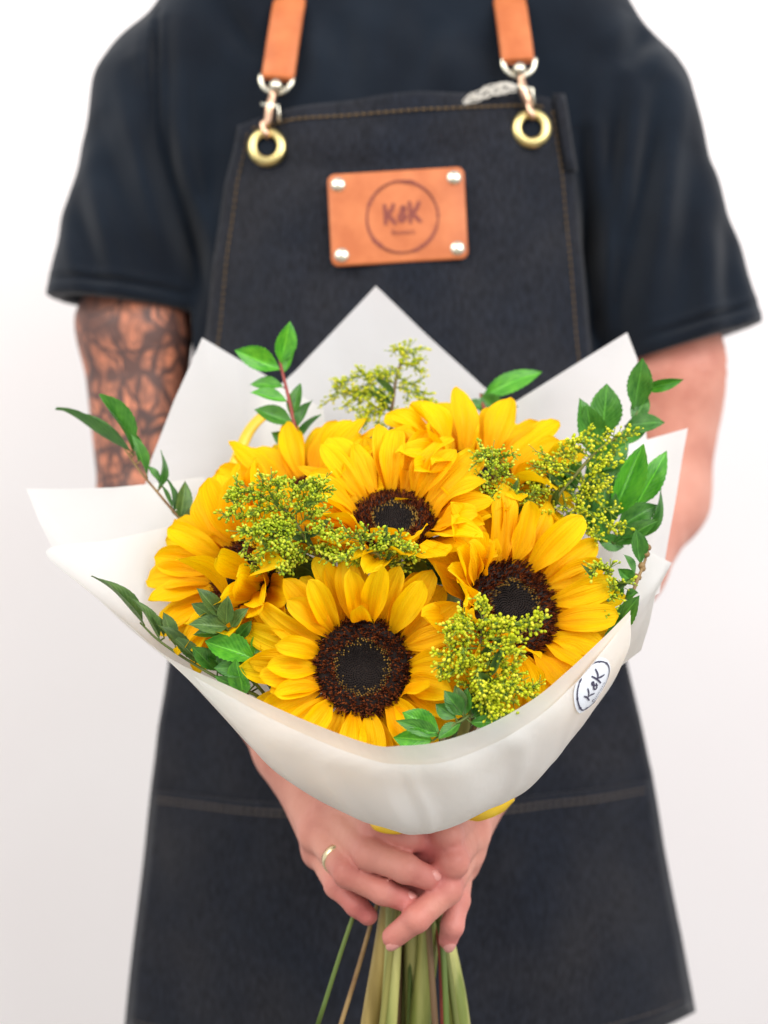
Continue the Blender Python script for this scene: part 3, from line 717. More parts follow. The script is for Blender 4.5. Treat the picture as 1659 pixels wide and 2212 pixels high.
# frayed threads at the top hem
rnd = random.Random(5); mb = MB()
for k in range(9):
    q = [P(1112 - t * 126 + rnd.uniform(-7, 7), 190 + t * 42 - 12 * math.sin(t * 3) + rnd.uniform(-13, 13), 1.190) for t in np.linspace(0, rnd.uniform(0.7, 1.02), 6)]
    mb.add(tube(catmull(q, 3), 0.00055, 4))
world_obj('frayed_threads', mb.v, mb.f, M['fray'], apron, kind='stuff')

# ------------------------------------------------------------------ gold ring on the finger
a, b = finger['L', 2][0], finger['L', 2][1]
rp = a.lerp(b, 0.66); rdir = (b - a).normalized()
prof = [(0.0094, -0.0027), (0.0104, -0.0025), (0.0107, 0), (0.0104, 0.0025), (0.0094, 0.0027), (0.0092, 0), (0.0094, -0.0027)]
M['gold'] = mat('pale_gold', lin((236, 220, 176)), 0.25, Metallic=1.0)[0]
V, Fc = lathe(prof, 40, frame(rp, rdir))
ring = thing('finger_ring', rp, 'plain pale gold band on ring finger of the hand at left', 'ring')
world_obj('band', V, Fc, M['gold'], ring)

# ------------------------------------------------------------------ the wrapping paper
TIE = P(880, 1775, 0.99)
def loft(rows, nu_sub, nv_sub, wob=0.0012, seed=0, lin_u=True):
    R = []
    for row in rows:
        pts = [P(*q) for q in row]
        if lin_u:
            o = []
            for a_, b_ in zip(pts[:-1], pts[1:]):
                o += [a_.lerp(b_, k / nu_sub) for k in range(nu_sub)]
            o.append(pts[-1])
        else: o = catmull(pts, nu_sub)
        R.append(o)
    nu = len(R[0]); cols = [catmull([r[i] for r in R], nv_sub) for i in range(nu)]
    nvv = len(cols[0]); V = []
    for j in range(nvv):
        for i in range(nu):
            p = cols[i][j].copy()
            p.y += wob * (math.sin(p.x * 55 + seed) * math.cos(p.z * 47 + 2 * seed) + 0.5 * math.sin(p.x * 120 + p.z * 90 + seed)) 
            V.append(p)
    return V, grid_faces(nu, nvv)
def sheet(name, rows, label, nu_sub=6, nv_sub=8, seed=0, lin_u=True, wob=0.0012):
    base = P(*rows[-1][len(rows[-1]) // 2])
    t = thing(name, base, label, 'wrapping paper', 'white paper sheets round the bouquet')
    V, Fc = loft(rows, nu_sub, nv_sub, wob, seed, lin_u)
    o = world_obj('sheet', V, Fc, M['paper'], t)
    return t, V, Fc
def tie(xs, d): return [(x, 1768 + 0.0 * x, d) for x in xs]
# back sheet with the tall middle peak
sheet('wrapping_paper', [
    [(560, 872, 1.085), (640, 800, 1.10), (730, 705, 1.115), (812, 618, 1.125), (920, 722, 1.115), (1045, 836, 1.10), (1130, 900, 1.085)],
    [(600, 1100, 1.06), (680, 1080, 1.07), (750, 1060, 1.08), (812, 1050, 1.085), (900, 1060, 1.08), (990, 1080, 1.07), (1070, 1100, 1.06)],
    tie([850, 860, 870, 880, 890, 900, 910], 1.005)],
    'white sheet behind the flowers with the tall pointed middle peak', seed=1)
# back left sheet
sheet('wrapping_paper', [
    [(290, 1180, 1.03), (300, 1100, 1.045), (326, 995, 1.055), (375, 868, 1.065), (437, 730, 1.08), (515, 776, 1.085), (600, 826, 1.08), (700, 884, 1.07)],
    [(400, 1330, 1.00), (410, 1290, 1.01), (430, 1240, 1.02), (470, 1200, 1.03), (520, 1160, 1.04), (580, 1150, 1.05), (640, 1150, 1.055), (720, 1150, 1.05)],
    tie([840, 843, 846, 850, 854, 858, 862, 866], 1.0)],
    'white sheet at the upper left with a slanting edge and a pointed corner', seed=2)
# left sheet
sheet('wrapping_paper', [
    [(118, 1196, 0.985), (84, 1125, 0.99), (55, 1055, 1.0), (150, 1056, 1.005), (245, 1053, 1.01), (335, 1044, 1.015), (440, 1030, 1.02)],
    [(330, 1400, 0.965), (325, 1370, 0.97), (325, 1330, 0.98), (360, 1310, 0.985), (410, 1300, 0.99), (460, 1290, 0.995), (520, 1280, 1.0)],
    tie([835, 836, 838, 841, 844, 848, 852], 0.99)],
    'white sheet with the leftmost bright corner, its top edge nearly level', seed=3)
# back right sheet
sheet('wrapping_paper', [
    [(1010, 935, 1.065), (1105, 873, 1.07), (1230, 795, 1.075), (1355, 718, 1.08), (1377, 775, 1.07), (1395, 930, 1.05), (1405, 1060, 1.035)],
    [(1010, 1150, 1.04), (1060, 1140, 1.045), (1130, 1140, 1.045), (1200, 1150, 1.04), (1240, 1180, 1.035), (1260, 1240, 1.02), (1270, 1300, 1.01)],
    tie([893, 897, 901, 905, 909, 912, 915], 1.0)],
    'white sheet at the upper right with a long straight slanting edge', seed=4)
# right sheet
sheet('wrapping_paper', [
    [(1290, 985, 1.035), (1392, 951, 1.035), (1485, 925, 1.035), (1463, 1060, 1.015), (1440, 1190, 0.995), (1425, 1280, 0.975)],
    [(1240, 1210, 1.01), (1280, 1210, 1.01), (1315, 1220, 1.0), (1320, 1270, 0.985), (1320, 1330, 0.97), (1310, 1380, 0.955)],
    tie([905, 909, 913, 916, 918, 920], 0.99)],
    'white sheet at the right with the rightmost pointed peak above the forearm', seed=5)
# right lower flap
sheet('wrapping_paper', [
    [(1330, 1165, 0.99), (1400, 1190, 0.985), (1452, 1216, 0.98), (1416, 1282, 0.955), (1404, 1345, 0.935), (1385, 1405, 0.925), (1345, 1435, 0.92)],
    [(1270, 1330, 0.965), (1300, 1345, 0.96), (1325, 1360, 0.955), (1325, 1400, 0.945), (1315, 1440, 0.94), (1295, 1475, 0.935), (1270, 1500, 0.93)],
    tie([912, 915, 918, 920, 921, 922, 922], 0.975)],
    'small white flap folded at the lower right, next to the round sticker', seed=6)
# front sheet: rim in front of the flowers, swelling down to the tie
front_rows = [
    [(372, 1135, 0.965), (240, 1166, 0.945), (100, 1190, 0.925), (190, 1275, 0.905), (275, 1348, 0.890), (365, 1421, 0.872), (500, 1484, 0.846), (650, 1552, 0.828), (800, 1608, 0.820),
     (868, 1611, 0.818), (945, 1603, 0.819), (1040, 1572, 0.823), (1150, 1512, 0.830), (1225, 1450, 0.838), (1292, 1388, 0.850), (1362, 1318, 0.872)],
    [(480, 1330, 0.962), (400, 1345, 0.945), (330, 1370, 0.928), (360, 1420, 0.905), (420, 1480, 0.885), (470, 1525, 0.870), (555, 1592, 0.850), (690, 1645, 0.836), (815, 1680, 0.830),
     (880, 1686, 0.829), (960, 1680, 0.831), (1070, 1640, 0.838), (1165, 1592, 0.842), (1240, 1535, 0.852), (1295, 1480, 0.866), (1350, 1412, 0.892)],
    [(640, 1500, 0.975), (590, 1520, 0.960), (540, 1545, 0.943), (545, 1590, 0.920), (570, 1630, 0.905), (600, 1662, 0.893), (665, 1706, 0.880), (760, 1756, 0.868), (850, 1786, 0.862),
     (900, 1795, 0.861), (965, 1783, 0.864), (1060, 1738, 0.872), (1130, 1704, 0.885), (1185, 1645, 0.900), (1222, 1592, 0.920), (1255, 1545, 0.945)],
    [(800, 1700, 0.995), (790, 1705, 0.985), (780, 1712, 0.975), (785, 1720, 0.965), (795, 1728, 0.957), (805, 1735, 0.950), (825, 1745, 0.943), (855, 1755, 0.937), (880, 1762, 0.934),
     (900, 1763, 0.934), (920, 1760, 0.936), (945, 1750, 0.941), (965, 1740, 0.948), (975, 1730, 0.957), (980, 1720, 0.967), (980, 1710, 0.98)]]
tf, FV, FF = sheet('wrapping_paper', front_rows, 'broad white front sheet whose rim dips below the front sunflower', nu_sub=10, nv_sub=12, seed=7, lin_u=False, wob=0.0006)
# second layer of paper over the front, its edge a little below the rim
fnu = 15 * 10 + 1; fnv = len(FV) // fnu; ov = []; i_a, i_b = 54, 150; ONV = 30
PLEATS = [(0.10, .05, .0022), (0.19, .04, .0030), (0.30, .09, .0024), (0.41, .03, .0018), (0.52, .07, .0026), (0.63, .035, .0030), (0.72, .06, .0022), (0.80, .03, .0026), (0.89, .05, .0024)]
for jj in range(ONV):
    for i in range(i_a, i_b + 1):
        q = (i - i_a) / (i_b - i_a); v0 = 0.8 + 5.2 * math.sin(math.pi * min(1, max(0, q * 0.95))) ** 0.8 - 2.9 * max(0, q - 0.5)
        v0 = max(v0, 0.4)
        f = v0 + (24.0 - v0) * jj / (ONV - 1); j = int(f); t = f - j
        p = FV[j * fnu + i].lerp(FV[(j + 1) * fnu + i], t)
        g = jj / (ONV - 1); bow = 0.0
        for q0, wq, am in PLEATS: bow += am * max(0.0, 1 - abs(q - q0 - 0.02 * math.sin(g * 5 + q0 * 9)) / wq) * (0.25 + 0.75 * g) * (1 - 0.4 * g * g)
        p += Vector((0, -0.0022 - 0.0006 * math.sin(p.x * 60 + p.z * 40) - bow * 1.6, -0.0015)); ov.append(p)
of = grid_faces(i_b - i_a + 1, ONV)
t2 = thing('wrapping_paper', ov[len(ov) // 2], 'outer white layer of the front wrapping, its edge curving below the rim', 'wrapping paper', 'white paper sheets round the bouquet')
world_obj('sheet', ov, of, M['paper'], t2)

# sticker on the front sheet
bvh = BVHTree.FromPolygons([tuple(v) for v in ov], of)
rim_bvh = BVHTree.FromPolygons([tuple(v) for v in FV], FF)
camv = Vector((0, 0, CZ))
def on_paper(pxx, pyy):
    dr = (P(pxx, pyy, 1.0) - camv).normalized()
    loc, nr, i_, ds = bvh.ray_cast(camv, dr)
    if loc is None: loc, nr, i_, ds = bvh.find_nearest(P(pxx, pyy, 0.9))
    if nr.dot(dr) > 0: nr = -nr
    return loc, nr
s0, sn = on_paper(1283, 1482)
e1 = (P(1345, 1405, 0.9) - P(1262, 1510, 0.9)); e1 = (e1 - sn * e1.dot(sn)).normalized(); e2 = sn.cross(e1)
if e2.z < 0: e2 = -e2
def sticker_pt(a, b, lift):
    q = s0 + e1 * a + e2 * b
    loc, nr, i_, ds = bvh.find_nearest(q)
    if nr.dot(sn) < 0: nr = -nr
    return loc + nr * lift
RS = 0.0156
V, Fc = [], []
for k in range(9):
    for i in range(40):
        a = 2 * math.pi * i / 40; V.append(sticker_pt(RS * 1.12 * max(0.001, k / 8) * math.cos(a), RS * 1.12 * max(0.001, k / 8) * math.sin(a), 0.0008))
stk = world_obj('sticker', V, grid_faces(40, 9, True), M['sticker'], tf)
world_obj('sticker_ring', *circle_mark(RS * 0.97, 0.00045, sticker_pt, 0.0012, 11), M['ink'], stk)
mb = MB()
for s in K_STROKES: mb.add(stroke_mesh(s, 0.055, lambda a, b, l: sticker_pt(a * 0.0088, b * 0.0095 + 0.002, l), 0.0012))
world_obj('sticker_letters', mb.v, mb.f, M['ink'], stk)
world_obj('sticker_word', *text_mesh('flowers', 0.0046, sticker_pt, 0.0012, -0.001, -0.0105), M['ink'], stk)

# ------------------------------------------------------------------ ribbon round the tie
rb = thing('ribbon', TIE, 'yellow ribbon tied round the stems under the paper', 'ribbon')
V = []; n = 48
for i in range(n):
    a = 2 * math.pi * i / n
    for k in (0, 1):
        q = P(925, 1722, 0.965) + Vector((0.040 * math.cos(a), 0.034 * math.sin(a), (0.0065 if k else -0.0045) + 0.014 * math.cos(a) * 0.75)); V.append(q)
Fc = [(2 * i, 2 * ((i + 1) % n), 2 * ((i + 1) % n) + 1, 2 * i + 1) for i in range(n)]
o = world_obj('band', V, Fc, M['ribbon'], rb); md = o.modifiers.new('t', 'SOLIDIFY'); md.thickness = 0.0008
def band(path, w, twist0, twist1, name, parent, m):
    pts = catmull(path, 8); V = []; n = len(pts)
    for i, p in enumerate(pts):
        t = (pts[min(i + 1, n - 1)] - pts[max(i - 1, 0)]).normalized(); s = t.cross(Vector((0, 1, 0)))
        s = s.normalized() if s.length > 1e-4 else Vector((1, 0, 0)); s = Quaternion(t, twist0 + (twist1 - twist0) * i / (n - 1)) @ s
        ww = w * min(1, 0.35 + 3 * min(i, n - 1 - i) / n)
        V += [p - s * ww, p, p + s * ww]
    o = world_obj(name, V, grid_faces(3, n), m, parent); md = o.modifiers.new('t', 'SOLIDIFY'); md.thickness = 0.0006
    return o
band([P(1000, 1764, .930), P(1040, 1757, .922), P(1075, 1744, .922), P(1110, 1724, .928)], 0.0046, 0.1, 0.5, 'tail', rb, M['ribbon'])
band([P(798, 1772, .935), P(818, 1787, .925), P(850, 1793, .925), P(885, 1792, .93)], 0.0026, 0.1, 0.3, 'tail', rb, M['ribbon'])
r2 = thing('ribbon_curl', P(500, 1010, 1.03), 'thin curled yellow ribbon end inside the paper behind the upper left sunflower', 'ribbon')
band([P(600, 890, 1.035), P(572, 897, 1.03), P(540, 930, 1.028), P(515, 985, 1.025), P(492, 1050, 1.01), P(480, 1120, 0.99)], 0.0048, 0.9, 0.2, 'strip', r2, M['ribbon'])

# ------------------------------------------------------------------ sunflowers
def interp(t, ks): return float(np.interp(t, [k[0] for k in ks], [k[1] for k in ks]))
def petal_mesh(seed):
    rnd = random.Random(seed); nu_, nv_ = 15, 17; V, UV = [], []
    cup = rnd.uniform(0.10, 0.34); bend = rnd.uniform(0.02, 0.20); tipc = rnd.uniform(-0.18, 0.22); tw = rnd.uniform(-0.35, 0.35); wavy = rnd.uniform(0.015, 0.055)
    ph = rnd.random() * 6; side = rnd.uniform(-0.10, 0.10); tip_w = rnd.uniform(0.36, 0.55); mx = rnd.uniform(0.80, 1.0); rg = rnd.uniform(.012, .026)
    prof = [(0, .30), (.08, .42), (.2, .64), (.35, .88), (.5, 1.0), (.65, .98), (.78, .90), (.88, .74), (.94, tip_w + .1), (.98, .30), (1, .05)]
    for j in range(nv_):
        t = (j / (nv_ - 1)) ** 0.88; w = 0.25 * mx * interp(t, prof)
        zc = bend * math.sin(t * math.pi * 0.9) + tipc * max(0, t - 0.55) ** 2 * 2.4
        for i in range(nu_):
            s = -1 + 2 * i / (nu_ - 1); x = s * w
            z = cup * (s * s) * w * 1.3 + (rg * math.cos(s * 7.8 + ph * .3) + rg * .35 * math.cos(s * 15 + ph)) * math.sin(math.pi * min(1, t * 1.05)) * (1 - 0.4 * abs(s))
            z += wavy * math.sin(t * 9 + ph + s * 2) * abs(s) ** 2
            a = tw * (t - 0.2); xr = x * math.cos(a) - z * math.sin(a); zr = x * math.sin(a) + z * math.cos(a)
            V.append((xr + side * t * t, t, zr + zc)); UV.append(((s + 1) / 2, t))
    return make_mesh('petal', V, grid_faces(nu_, nv_), M['petal'], True, UV)
PETALS = [petal_mesh(100 + k) for k in range(20)]

def disc_meshes():
    rnd = random.Random(9)
    base = lathe([(0.0001, -0.10), (0.2, -0.07), (0.45, 0.02), (0.62, 0.07), (0.82, 0.06), (0.97, -0.04), (1.0, -0.18), (0.8, -0.32), (0.0001, -0.42)], 40)
    base = make_mesh('disc', base[0], base[1], M['disc'])
    def surf(r): return float(np.interp(r, [0, .2, .45, .62, .82, .97, 1.0], [-.10, -.07, .02, .07, .06, -.04, -.1]))
    seeds, ochre, flor = MB(), MB(), MB()
    N_ = 520; ga = math.pi * (3 - math.sqrt(5))
    for k in range(1, N_):
        r = 0.60 * math.sqrt(k / N_); a = k * ga
        s = 0.0125 + 0.010 * (r / 0.6); h = 0.046 + 0.02 * r + rnd.uniform(-0.006, 0.006)
        cpt = Vector((r * math.cos(a), r * math.sin(a), surf(r)))
        ox = Vector((math.cos(a), math.sin(a), 0)); oy = Vector((-math.sin(a), math.cos(a), 0))
        tgt = ochre if (0.40 < r < 0.60 and rnd.random() < 0.9 * ((r - 0.38) / 0.2) ** 1.5) else seeds
        lean = ox * (-0.25 * h)
        v = [cpt + ox * s * 1.15, cpt + oy * s, cpt - ox * s * 1.15, cpt - oy * s, cpt + Vector((0, 0, h)) + ox * s * 0.35 + lean, cpt + Vector((0, 0, h)) - ox * s * 0.35 + lean]
        tgt.add((v, [(0, 1, 4), (1, 2, 5, 4), (2, 3, 5), (3, 0, 4, 5)]))
    M_ = 1150
    for k in range(M_):
        r = math.sqrt(rnd.uniform(0.56 ** 2, 1.02 ** 2)); a = rnd.random() * 2 * math.pi
        cpt = Vector((r * math.cos(a), r * math.sin(a), surf(min(r, 1.0)) - 0.02))
        out = (r - 0.6) * 1.1
        dr = Vector((math.cos(a) * out + rnd.uniform(-.42, .42), math.sin(a) * out + rnd.uniform(-.42, .42), 1.0)).normalized()
        L = rnd.uniform(0.08, 0.16) + (0.05 if r > 0.9 else 0); w = rnd.uniform(0.013, 0.021)
        Mx = frame(cpt, dr); top = cpt + dr * L
        v = [Mx @ Vector((w * math.cos(q), w * math.sin(q), 0)) for q in (0, 2.1, 4.2)] + [Mx @ Vector((w * .9 * math.cos(q), w * .9 * math.sin(q), L * 0.72)) for q in (0, 2.1, 4.2)]
        f = [(0, 1, 4, 3), (1, 2, 5, 4), (2, 0, 3, 5)]
        # split tip: two little horns
        v += [Mx @ Vector((w * 1.7, 0, L * rnd.uniform(.9, 1.05))), Mx @ Vector((-w * 1.6, w * 0.4, L * rnd.uniform(.85, 1.0)))]
        f += [(3, 4, 6), (5, 3, 6), (4, 5, 7), (3, 4, 7)]
        flor.add((v, f))
    return base, make_mesh('seeds', seeds.v, seeds.f, M['dark_seed'], False), make_mesh('seed_rim', ochre.v, ochre.f, M['ochre_seed'], False), make_mesh('florets', flor.v, flor.f, M['brown_floret'], False)
DISC = disc_meshes()
def leaf_mesh(name, m, seed, serr=0.0, fold=0.35, curl=0.25, blunt=0.0):
    rnd = random.Random(seed); nu_, nv_ = 9, 25; V, UV = [], []
    ph = rnd.random() * 6; sk = rnd.uniform(-0.06, 0.06); tw = rnd.uniform(-0.4, 0.4)
    prof = [(0, .03), (.05, .12), (.15, .48), (.3, .86), (.45, 1.0), (.6, .95), (.75, .74), (.87, .43 + blunt), (.95, .17 + blunt), (1, .01)]
    for j in range(nv_):
        t = j / (nv_ - 1); w = 0.5 * interp(t, prof)
        ww = w * (1 + serr * ((j % 2) * 2 - 1)) if 2 < j < nv_ - 2 else w
        for i in range(nu_):
            s = -1 + 2 * i / (nu_ - 1); x = s * (ww if abs(s) > .95 else w)
            z = fold * abs(s) * w * 0.8 - curl * t * t * 0.5 + 0.02 * math.sin(t * 7 + ph + s * 1.5)
            a = tw * t; V.append((x * math.cos(a) - z * math.sin(a) + sk * t * t, t, x * math.sin(a) + z * math.cos(a))); UV.append(((s + 1) / 2, t))
    return make_mesh(name, V, grid_faces(nu_, nv_), m, True, UV)
BRACTS = [leaf_mesh('bract', M['calyx'], 40 + k, fold=0.3, curl=-0.3) for k in range(3)]
BIGLEAF = [leaf_mesh('leaf', M['leaf_dull'], 50 + k, 0.03, 0.2, 0.5) for k in range(3)]
LEAVES = {k: [leaf_mesh('leaf', M[k], 60 + i, 0.035, f, cu) for i, (f, cu) in enumerate(((0.35, 0.2), (0.2, 0.45), (0.5, 0.1), (0.28, -0.2), (0.42, 0.6)))] for k in ('leaf_bright', 'leaf', 'leaf_dull')}

def petal_ring(root, R3, rnd, n, base_r, length, width, pitch, pz, jit, skip=(), pitch_fn=None, a_off=0.0):
    for k in range(n):
        a = a_off + 2 * math.pi * (k + rnd.uniform(-jit, jit)) / n
        ad = math.degrees(a) % 360
        if any(lo <= ad <= hi for lo, hi in skip): continue
        pt = pitch + rnd.uniform(-11, 11) + (pitch_fn(ad) if pitch_fn else 0)
        L = length * rnd.uniform(0.86, 1.12); w = width * rnd.uniform(0.85, 1.18)
        # local petal: y out from the disc, z up out of the flower's face
        dz, ry, rz = rnd.uniform(-.001, .001), rnd.uniform(-.30, .30), rnd.uniform(-.12, .12); ok = False
        for att in range(8):
            Mloc = Matrix.Rotation(a - math.pi / 2, 4, 'Z') @ Matrix.Translation((0, base_r, pz + dz)) @ Matrix.Rotation(math.radians(pt), 4, 'X') @ Matrix.Rotation(ry, 4, 'Y') @ Matrix.Rotation(rz, 4, 'Z') @ Matrix.Diagonal((w * 2, L, L, 1))
            c0 = root.location; ok = True
            for lp in ((0, 1.04, 0.1), (0.24, 0.6, 0.1), (-0.24, 0.6, 0.1), (0.2, .85, .1), (-.2, .85, .1)):
                tp = root.location + (R3 @ Mloc) @ Vector(lp); dv = tp - c0
                if rim_bvh.ray_cast(c0, dv.normalized(), dv.length + 0.002)[0] is not None: ok = False
            if ok: break
            pt += 4; L *= 0.94
        if not ok: continue
        o = bpy.data.objects.new('petal', rnd.choice(PETALS)); link(o, root); o.matrix_local = R3 @ Mloc

def sunflower(px_, py_, d, nrm, R, label, stem_path, stem_m, stem_r, seed, plen=0.040, pwid=0.020, rings=None, extra=(), roll=0.0):
    rnd = random.Random(seed); c0 = P(px_, py_, d); nrm = Vector(nrm).normalized()
    root = thing('sunflower', c0, label, 'sunflower', 'sunflowers in the bouquet')
    up = Vector((0, 0, 1)); x = up.cross(nrm).normalized() * 1.0
    R3 = frame(Vector((0, 0, 0)), nrm, x)          # local x to the right, local y up as seen facing the flower
    base = bpy.data.objects.new('disc', DISC[0]); link(base, root); base.matrix_local = R3 @ Matrix.Rotation(roll, 4, 'Z') @ Matrix.Diagonal((R, R, R, 1))
    for nm, me in zip(('seeds', 'seed_rim', 'florets'), DISC[1:]):
        o = bpy.data.objects.new(nm, me); link(o, base); o['kind'] = 'stuff'
    for (n, br, ln, wd, pit, pz, jit, skip, pf, ao) in rings:
        petal_ring(root, R3, rnd, n, R * br, plen * ln, pwid * wd, pit, pz * R, jit, skip, pf, ao)
    for (ang, br, L, w, pit, yaw, rl, vi) in extra:
        a = math.radians(ang)
        Mloc = Matrix.Rotation(a - math.pi / 2, 4, 'Z') @ Matrix.Translation((0, R * br, 0.06 * R)) @ Matrix.Rotation(math.radians(pit), 4, 'X') @ Matrix.Rotation(math.radians(yaw), 4, 'Z') @ Matrix.Rotation(math.radians(rl), 4, 'Y') @ Matrix.Diagonal((w * 2, L, L, 1))
        o = bpy.data.objects.new('petal', PETALS[vi]); link(o, root); o.matrix_local = R3 @ Mloc
    V, Fc = lathe([(0.0001, -0.95), (0.3, -0.85), (0.75, -0.6), (0.98, -0.36), (0.99, -0.2)], 24)
    o = world_obj('calyx', [c0 + R3.to_3x3() @ (v * R) for v in V], Fc, M['calyx'], root)
    for k in range(13):
        a = 2 * math.pi * (k + rnd.uniform(-.3, .3)) / 13
        b_ = bpy.data.objects.new('bract', BRACTS[k % 3]); link(b_, o)
        b_.matrix_local = R3 @ Matrix.Rotation(a, 4, 'Z') @ Matrix.Translation((0, R * 0.85, -0.42 * R)) @ Matrix.Rotation(math.radians(rnd.uniform(-25, 15)), 4, 'X') @ Matrix.Diagonal((0.013, 0.030, 0.030, 1))
    p0 = c0 - nrm * R * 0.85
    pts = [p0, p0 - nrm * 0.035] + [P(*q) for q in stem_path]
    world_obj('stem', *tube(catmull(pts, 7), [stem_r * 1.15, stem_r, stem_r, stem_r, stem_r * 1.1], 12), stem_m, root)
    return root

def std(n1=17, n2=15, p1=6, p2=26, skip=(), pf=None): return [
    (n1, 0.90, 1.06, 1.05, p1, -0.22, 0.28, skip, pf, 0.1), (n2, 0.90, 0.98, 1.02, p2, -0.06, 0.30, skip, pf, 0.3)]
# stems gather at the tie, then splay below the hands
T1, T2, T3, T4, T5, T6 = (862, 1800, .985), (905, 1800, .985), (885, 1800, .995), (850, 1800, 1.0), (835, 1800, .99), (925, 1800, .995)
# front flower
sunflower(783, 1441, 0.868, (-0.02, -0.985, 0.12), 0.0285, 'front sunflower facing the viewer, above the dip in the paper rim',
    [(845, 1640, .96), T1, (835, 2000, .985), (796, 2240, .985), (780, 2420, .985)], M['stem_tan'], 0.0062, 11, 0.0400, 0.0182,
    [(20, .92, 1.06, 1.06, 3, -.26, .25, (), None, .1), (19, .92, 1.02, 1.04, 13, -.15, .28, (), None, .3), (16, .93, .92, .95, 27, -.05, .38, (), None, .5)],
    extra=[(88, .96, .030, .0145, 72, 4, 0, 3), (325, .98, .030, .012, 60, 20, -15, 7), (205, .98, .030, .014, 30, -15, 10, 5)])
# right flower
sunflower(1110, 1312, 0.892, (0.42, -0.84, 0.34), 0.0302, 'sunflower at the right turned outward, a goldenrod sprig against its disc',
    [(985, 1600, .97), T2, (925, 2000, .985), (905, 2240, .985), (900, 2420, .985)], M['stem_green'], 0.0072, 12, 0.0445, 0.0190,
    [(20, .92, 1.05, 1.08, 3, -.26, .24, (), lambda a: 22 if 120 < a < 230 else 0, .1), (19, .92, 1.02, 1.05, 13, -.15, .26, (), lambda a: 30 if 120 < a < 230 else 0, .3), (15, .93, .94, 1.0, 27, -.05, .35, (), lambda a: 32 if 120 < a < 230 else 0, .5)],
    extra=[(255, .98, .027, .011, 70, 10, 0, 2)])
# middle flower
front_up = lambda a: 30 * max(0.0, math.sin(math.radians(a - 180)))
sunflower(852, 1122, 0.905, (0.02, -0.70, 0.71), 0.0250, 'middle sunflower tilted upward, half its dark disc hidden by short front petals',
    [(870, 1500, .985), T3, (890, 2000, .99), (893, 2240, 1.0), (890, 2420, 1.0)], M['stem_green'], 0.0056, 13, 0.0440, 0.0190,
    [(20, .92, 1.06, 1.05, 10, -.26, .22, (), front_up, .1), (19, .92, 1.03, 1.05, 21, -.15, .24, ((225, 315),), front_up, .3), (16, .94, .95, 1.0, 33, -.05, .28, ((205, 335),), None, .45), (13, .95, .56, .98, 60, .0, .25, ((0, 205), (335, 360)), None, .5)])
# upper left flower
sunflower(648, 1070, 0.965, (-0.30, -0.46, 0.84), 0.0230, 'upper left sunflower seen nearly edge-on, in front of the paper',
    [(760, 1480, 1.0), T4, (850, 2000, 1.0), (826, 2240, 1.0), (820, 2420, 1.0)], M['stem_tan'], 0.0052, 14, 0.0455, 0.0205,
    [(20, .92, 1.05, 1.05, 8, -.26, .22, (), None, .1), (19, .92, 1.0, 1.05, 22, -.15, .25, (), None, .3), (16, .94, .94, 1.0, 36, -.02, .3, ((200, 330),), None, .5)])
# left flower
sunflower(520, 1238, 0.918, (-0.60, -0.72, 0.36), 0.0240, 'leftmost sunflower turned left, one broad petal folded across its disc',
    [(690, 1560, .98), T5, (850, 2000, .975), (838, 2240, .97), (835, 2420, .97)], M['stem_green'], 0.0056, 15, 0.0480, 0.0210,
    [(19, .92, 1.02, 1.08, 6, -.26, .22, (), lambda a: 14 if a > 270 or a < 90 else 0, .1), (18, .92, 1.0, 1.05, 18, -.15, .25, (), lambda a: 16 if a > 270 or a < 90 else 0, .3), (14, .94, .92, 1.05, 34, -.02, .3, (), lambda a: 18 if a > 270 or a < 90 else 0, .5)],
    extra=[(262, .80, .046, .024, 98, -6, 10, 4), (350, .9, .044, .020, 85, 0, 0, 2)])
# upper right flower
sunflower(1030, 1018, 0.960, (0.20, -0.46, 0.86), 0.0240, 'upper right sunflower with tall back petals, farthest from the viewer',
    [(950, 1480, 1.0), T6, (955, 2000, 1.0), (990, 2180, .99), (1010, 2420, .985)], M['stem_green'], 0.0066, 16, 0.0460, 0.0210,
    [(20, .92, 1.08, 1.08, 6, -.26, .22, (), None, .1), (19, .92, 1.02, 1.05, 22, -.15, .25, (), None, .3), (16, .94, .94, 1.0, 38, -.02, .3, ((225, 315),), None, .5)])

# ------------------------------------------------------------------ leafy sprigs
def put_leaf(root, base, tip, width, kind, rnd, roll=None, toward=(0, -1, 0.25)):
    b_, t_ = Vector(base), Vector(tip); y = t_ - b_; L = y.length; y.normalize()
    z = Vector(toward); z = (z - y * z.dot(y)).normalized()
    z = Quaternion(y, rnd.uniform(-.5, .5) if roll is None else roll) @ z
    x = y.cross(z)
    Mx = Matrix((x * width, y * L, z * L)).transposed().to_4x4(); Mx.translation = b_ - origin(root)
    o = bpy.data.objects.new('leaf', rnd.choice(LEAVES[kind])); link(o, root); o.matrix_local = Mx
    return o

